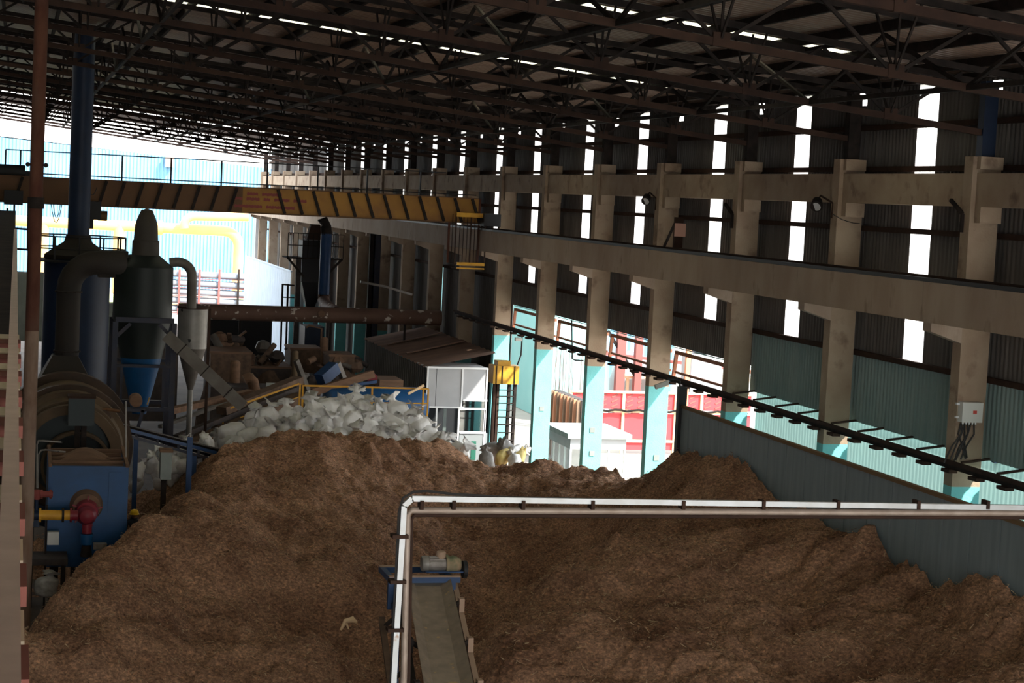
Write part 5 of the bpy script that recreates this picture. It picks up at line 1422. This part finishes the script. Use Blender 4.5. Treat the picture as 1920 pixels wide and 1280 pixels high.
# debris and pipes heaps
rr_ = np.random.default_rng(5)
k = 0
SIDE = ['near', 'far']
for (cx_, cy_, sx_, sy_, n_, y_) in ((435, 645, 40, 18, 14, 91), (500, 680, 45, 22, 14, 90), (640, 680, 45, 16, 14, 88), (600, 720, 50, 12, 10, 86)):
    c_ = V3(cx_, cy_, y_ + 1); ww = sx_ * y_ / 3500
    g = MB().lathe((0, 0, 0), [(0, 1.5), (.35, 1.35), (.7, .95), (.9, .6), (1.0, .1)], 20)
    g.v = [(c_[0] + v[0] * ww * (1 + .15 * math.sin(5 * v[1] + cx_)), c_[1] + v[1] * 1.8, max(0, v[2] * (c_[2] + .1) + .12 * math.sin(7 * v[0] + 9 * v[1]))) for v in g.v]
    tag(obj('debris_mound', g, 'machine_brown', None, True), {435: 'brown debris mound right of the small cyclone', 500: 'brown debris mound behind the sloping yellow stair railing', 640: 'brown debris mound below the riser pipe', 600: 'low brown debris mound just behind the blue tank'}[cx_], 'mound', kind='stuff')
    for j in range(n_):
        px, py = cx_ + rr_.normal() * sx_ * .6, cy_ + rr_.normal() * sy_ * .5
        c_ = V3(px, py, y_ + rr_.random() * 2); L_ = .4 + rr_.random() * 1.2; th_ = rr_.random() * 3.14; el_ = rr_.normal() * .5
        d_ = np.array([math.cos(th_) * math.cos(el_), math.sin(th_) * math.cos(el_), math.sin(el_)]) * L_ / 2
        g = MB()
        if j % 3 == 0: g.tube(c_ - d_, c_ + d_, .08 + rr_.random() * .12, n=10)
        elif j % 3 == 1: g.bar(c_ - d_, c_ + d_, .12 + rr_.random() * .3, .08)
        else: g.lathe((c_[0], c_[1], c_[2] - .25), [(0, .25), (.2, .42), (.5, .3), (.6, .1)], 9)
        k += 1
        obj_ = obj('scrap_piece', g, ['dust_brown', 'machine_brown', 'grey_duct', 'machine_dark'][int(rr_.integers(0, 4))], None, j % 3 == 0)
        tag(obj_, 'dusty scrap piece in the cluttered machine yard between small cyclone and shed', 'scrap', 'scrap pieces of the machine yard')
# scrap conveyors right of centre
for i, (pa, pb, w, m_, lab) in enumerate([((555, 675), (582, 745), .2, 'grey_duct', 'grey leaning tube before the brown press'), ((632, 680), (650, 725), .22, 'grey_duct', 'grey leaning tube left of the blue frame'), ((600, 712), (628, 688), .5, 'rail_blue', 'short blue inclined duct behind the railing'), ((620, 728), (706, 715), .12, 'rail_blue', 'thin blue bar above the blue tank'),
                                          ((585, 735), (700, 700), .3, 'dust_brown', 'dusty brown inclined trough above the blue tank'), ((765, 738), (795, 722), .09, 'form_timber', 'pale stick leaning on the right end of the railing')]):
    a_, b_ = V3(*pa, 79 - i * .6 if i < 5 else 72.8), V3(*pb, 79.5 - i * .6 if i < 5 else 72.9)
    t = thing('leaning_bar', lab, 'bar', ((a_[0] + b_[0]) / 2, a_[1], 0))
    obj('bar', MB().bar(a_, b_, w), m_, t)
    if i < 5: obj('stand', MB().box(((a_ + b_) / 2 - .05)[:2].tolist() + [0], ((a_ + b_) / 2 + .05).tolist()), 'steel_dark', t)
q = V3(697, 709, 78); tag(obj('red_pulley', MB().lathe((q[0], 77.8, q[2]), [(0, .22), (.2, .24)], 16, 'y'), 'red_paint', None, True), 'small red pulley wheel behind the railing', 'pulley')
a_ = V3(570, 612, 93)
tag(obj('light_frame', MB().path([V3(574, 614, 93), V3(580, 610, 93), V3(603, 616, 93), V3(600, 680, 93)], .05, 8), 'dust_brown', None, True), 'thin bent pipe frame with dusty top in the far middle', 'pipe')

# ================================================================ near conveyor
YH_ = 32.0
hp = V3(800, 1092, YH_)
slope = math.tan(math.radians(15))
t = thing('belt_conveyor', 'inclined belt conveyor with motor rising toward the heaps in the foreground', 'conveyor', (hp[0], 28, 0))
xl_, xr_ = V3(764, 1100, YH_)[0], V3(838, 1100, YH_)[0]; zt_ = hp[2]
SHF = (P(843, 1280, y=28.3)[0] - hp[0] - .02) / 3.7
def cv(u, s, dz=0):   # u distance back from the head, s -1..1 across
    sh_ = SHF * u
    return np.array([(xl_ + xr_) / 2 + sh_ + s * (xr_ - xl_) / 2, YH_ - u, zt_ - slope * u + dz])
g = MB(); prof = [(-1.12, .14), (-.62, 0), (.62, 0), (1.12, .14)]
L_ = 12.0; nseg = 12; vs = []
for i in range(nseg + 1):
    for s_, d_ in prof: vs.append(cv(L_ * i / nseg, s_, d_))
for i in range(nseg + 1):
    for s_, d_ in prof: vs.append(cv(L_ * i / nseg, s_, d_ - .02))
o_ = (nseg + 1) * 4
fs = [(i * 4 + j, i * 4 + j + 1, (i + 1) * 4 + j + 1, (i + 1) * 4 + j) for i in range(nseg) for j in range(3)] + [(o_ + i * 4 + j, o_ + (i + 1) * 4 + j, o_ + (i + 1) * 4 + j + 1, o_ + i * 4 + j + 1) for i in range(nseg) for j in range(3)]
g.add(vs, fs); obj('belt', g, 'belt', t)
obj('head_pulley', MB().tube(cv(-.05, -1.05, -.16), cv(-.05, 1.05, -.16), .2, n=20), 'belt_edge', t, True)
for s_ in (-1.45, 1.45):
    obj('stringer', MB().bar(cv(-.2, s_, -.16), cv(L_, s_, -.16), .09, .16), 'steel_dark' if s_ < 0 else 'idler_tan', t)
for i in range(8):
    u = .9 + i * 1.35
    ii = obj('idler', MB().path([cv(u, -1.35, .08), cv(u, -.62, -.06), cv(u, .62, -.06), cv(u, 1.35, .08)], .045, 8), 'steel_dark', t, True)
    obj('idler_bracket', MB().cbox(cv(u, 1.42, .04), (.09, .16, .24)), 'idler_tan', t)
    obj('idler_bracket', MB().cbox(cv(u, -1.42, .04), (.09, .16, .24)), 'steel_dark', t)
obj('side_bar', MB().bar(cv(.3, -2.3, -.5), cv(L_, -2.3, -.5), .1, .1), 'machine_brown', t)
for i in range(6): u = .6 + i * 1.8; obj('outrigger', MB().bar(cv(u, -2.3, -.5), cv(u, -1.4, -.22), .06), 'steel_dark', t)
hx0, hx1 = V3(748, 1080, YH_)[0], V3(860, 1080, YH_)[0]; zf = V3(800, 1082, YH_)[2]
obj('head_frame', MB().box((hx0 - .2, YH_ - .15, zf - .07), (hx1, YH_ - .03, zf + .03)).box((hx0 - .2, YH_ + .75, zf - .07), (hx1 - .1, YH_ + .87, zf + .03)).box((hx0 - .2, YH_, zf - .07), (hx0 - .1, YH_ + .75, zf + .03)).box((hx1 - .22, YH_, zf - .07), (hx1 - .12, YH_ + .75, zf + .03)), 'rail_blue', t)
for o_ in (-.16, .74): obj('dusty_edge', MB().box((hx0 - .2, YH_ + o_, zf + .033), (hx1, YH_ + o_ + .14, zf + .045)), 'idler_tan', t)
for x in (hx1 - .12, hx0 - .15): obj('head_leg', MB().box((x - .05, YH_ - .1, zf - .55), (x + .05, YH_, zf - .07)), 'rail_blue', t)
for x in (hx0 - .1, hx1 - .15): obj('support_leg', MB().bar((x, YH_ - .3, zf - .4), (x, YH_ - 1.2, 0), .12), 'rail_blue', t)
for u in (6,): 
    for s_ in (-1.4, 1.4): c_ = cv(u, s_, -.2); obj('support_leg', MB().box((c_[0] - .06, c_[1] - .06, 0), (c_[0] + .06, c_[1] + .06, c_[2])), 'rail_blue', t)
ym = YH_ + .35; m0, m1, m2, m3 = [V3(p, 1058, ym)[0] for p in (790, 802, 834, 863)]; zm_ = V3(825, 1057, ym)[2]
mo = obj('motor_body', MB().lathe((m1, ym, zm_), [(0, .135), (m2 - m1, .14)], 24, 'x'), 'motor_grey', t, True)
obj('fan_cowl', MB().lathe((m0, ym, zm_ + .01), [(0, .12), (.02, .14), (m1 - m0 - .005, .145)], 24, 'x'), 'galvanised', mo, True)
obj('terminal_box', MB().lathe(((m1 + m2) / 2 + .08, ym, zm_ + .1), [(0, .09), (.12, .085), (.14, .06)], 14), 'idler_tan', mo, True)
g = MB()
for j in range(9): a_ = j * math.pi / 8; g.bar((m1 + .02, ym + .14 * math.cos(a_), zm_ + .14 * math.sin(a_)), (m2 - .02, ym + .14 * math.cos(a_), zm_ + .14 * math.sin(a_)), .02)
obj('cooling_fins', g, 'motor_grey', mo)
gb = obj('gearbox', MB().lathe((m2 + .003, ym, zm_ - .01), [(0, .18), (.05, .18), (.055, .15), (.12, .16), (.14, .17), (m3 - m2 - .08, .15), (m3 - m2, .10)], 24, 'x'), 'motor_tan', t, True)
obj('mount_plate', MB().box((m0 + .05, ym - .2, zf + .046), (m3 + .02, ym + .2, zf + .07)).box((m1 + .05, ym - .1, zf + .07), (m1 + .15, ym + .1, zm_ - .1)).box((m2 - .1, ym - .1, zf + .07), (m3 - .1, ym + .1, zm_ - .08)), 'rail_blue', t)
obj('drive_guard', MB().lathe((m3 + .02, ym - .1, zm_ - .08), [(0, .16), (.07, .16)], 18, 'x'), 'steel_black', t, True)
obj('bearing_cap', MB().lathe((V3(833, 1100, YH_)[0], YH_ - .25, V3(833, 1100, YH_)[2]), [(0, .03), (.04, .03)], 12, 'y'), 'white_frame', t)

# ================================================================ worker behind the heap crest
YW = 53.4
q = V3(252, 957, YW)
t_ = thing('person', 'person in dark clothes and yellow helmet standing beside the blue furnace', 'person', (q[0], YW, q[2] - 1.72))


def skin_chain(name, chains, m_, parent, lv=2):
    vs, es, rs = [], [], []
    index = {}
    for ch in chains:
        prev = None
        for p, r in ch:
            key = tuple(round(float(c), 4) for c in p)
            if key not in index:
                index[key] = len(vs); vs.append(key); rs.append(r)
            i = index[key]
            if prev is not None and prev != i: es.append((prev, i))
            prev = i
    base = WLOC[parent.name] if parent.name in WLOC else np.zeros(3)
    me = bpy.data.meshes.new(name); me.from_pydata(vs, es, [])
    ob = bpy.data.objects.new(name, me); COL.objects.link(ob); ob.parent = parent
    sk = ob.modifiers.new('skin', 'SKIN'); sk.use_smooth_shade = True
    sv = me.skin_vertices[0].data
    for i, r in enumerate(rs): sv[i].radius = (r, r)
    sv[0].use_root = True
    sb = ob.modifiers.new('sub', 'SUBSURF'); sb.levels = lv; sb.render_levels = lv
    me.materials.append(M[m_])
    return ob


hips = (0, 0, .95)
def arm(s):
    sh = (s * .19, 0, 1.40); el = (s * .27, -.05, 1.12); wr = (s * .22, -.25, .98)
    return [((0, 0, 1.40), .11), (sh, .075), (el, .05), (wr, .035)]
def leg(s): return [(hips, .15), ((s * .10, 0, .88), .10), ((s * .12, -.03, .48), .065), ((s * .12, .02, .10), .045), ((s * .13, -.14, .05), .04)]
body = [[(hips, .15), ((0, 0, 1.15), .14), ((0, 0, 1.40), .11), ((0, 0, 1.50), .06), ((0, -.01, 1.57), .085), ((0, -.02, 1.66), .095)]]
bd = skin_chain('body', body + [leg(-1), leg(1), arm(-1), arm(1)], 'shirt_dark', t_)
g = MB(); 
fb_ = WLOC[t_.name]
hd = MB().lathe((fb_[0], fb_[1] - .02, fb_[2] + 1.49), [(0, .04), (.03, .07), (.1, .088), (.17, .09), (.23, .06), (.25, .01)], 16)
hd.lathe((fb_[0], fb_[1] - .125, fb_[2] + 1.585), [(0, .012), (.05, .008)], 8)
obj('head', hd, 'skin', t_, True)
obj('helmet', MB().lathe((fb_[0], fb_[1] - .02, fb_[2] + 1.62), [(0, .15), (.015, .15), (.02, .125), (.08, .12), (.13, .08), (.15, .01)], 20), 'helmet_yellow', t_, True)
for s_ in (-1, 1):
    w_ = np.array([fb_[0] + s_ * .22, fb_[1] - .25, fb_[2] + .98]); ch = []
    for f_ in range(4):
        bx_ = w_ + np.array([s_ * -.03 + f_ * .02 * s_, -.07, -.005]); ln_ = (.06, .07, .065, .05)[f_]
        ch.append([(tuple(w_ - fb_), .024), (tuple(bx_ - fb_), .011), (tuple(bx_ - fb_ + np.array([0, -ln_ * .6, -.01])), .009), (tuple(bx_ - fb_ + np.array([0, -ln_, -.035])), .008)])
    ch.append([(tuple(w_ - fb_), .024), (tuple(w_ - fb_ + np.array([-s_ * .045, -.03, .0])), .011), (tuple(w_ - fb_ + np.array([-s_ * .055, -.07, -.01])), .009)])
    skin_chain('hand', ch, 'skin', t_, 1)
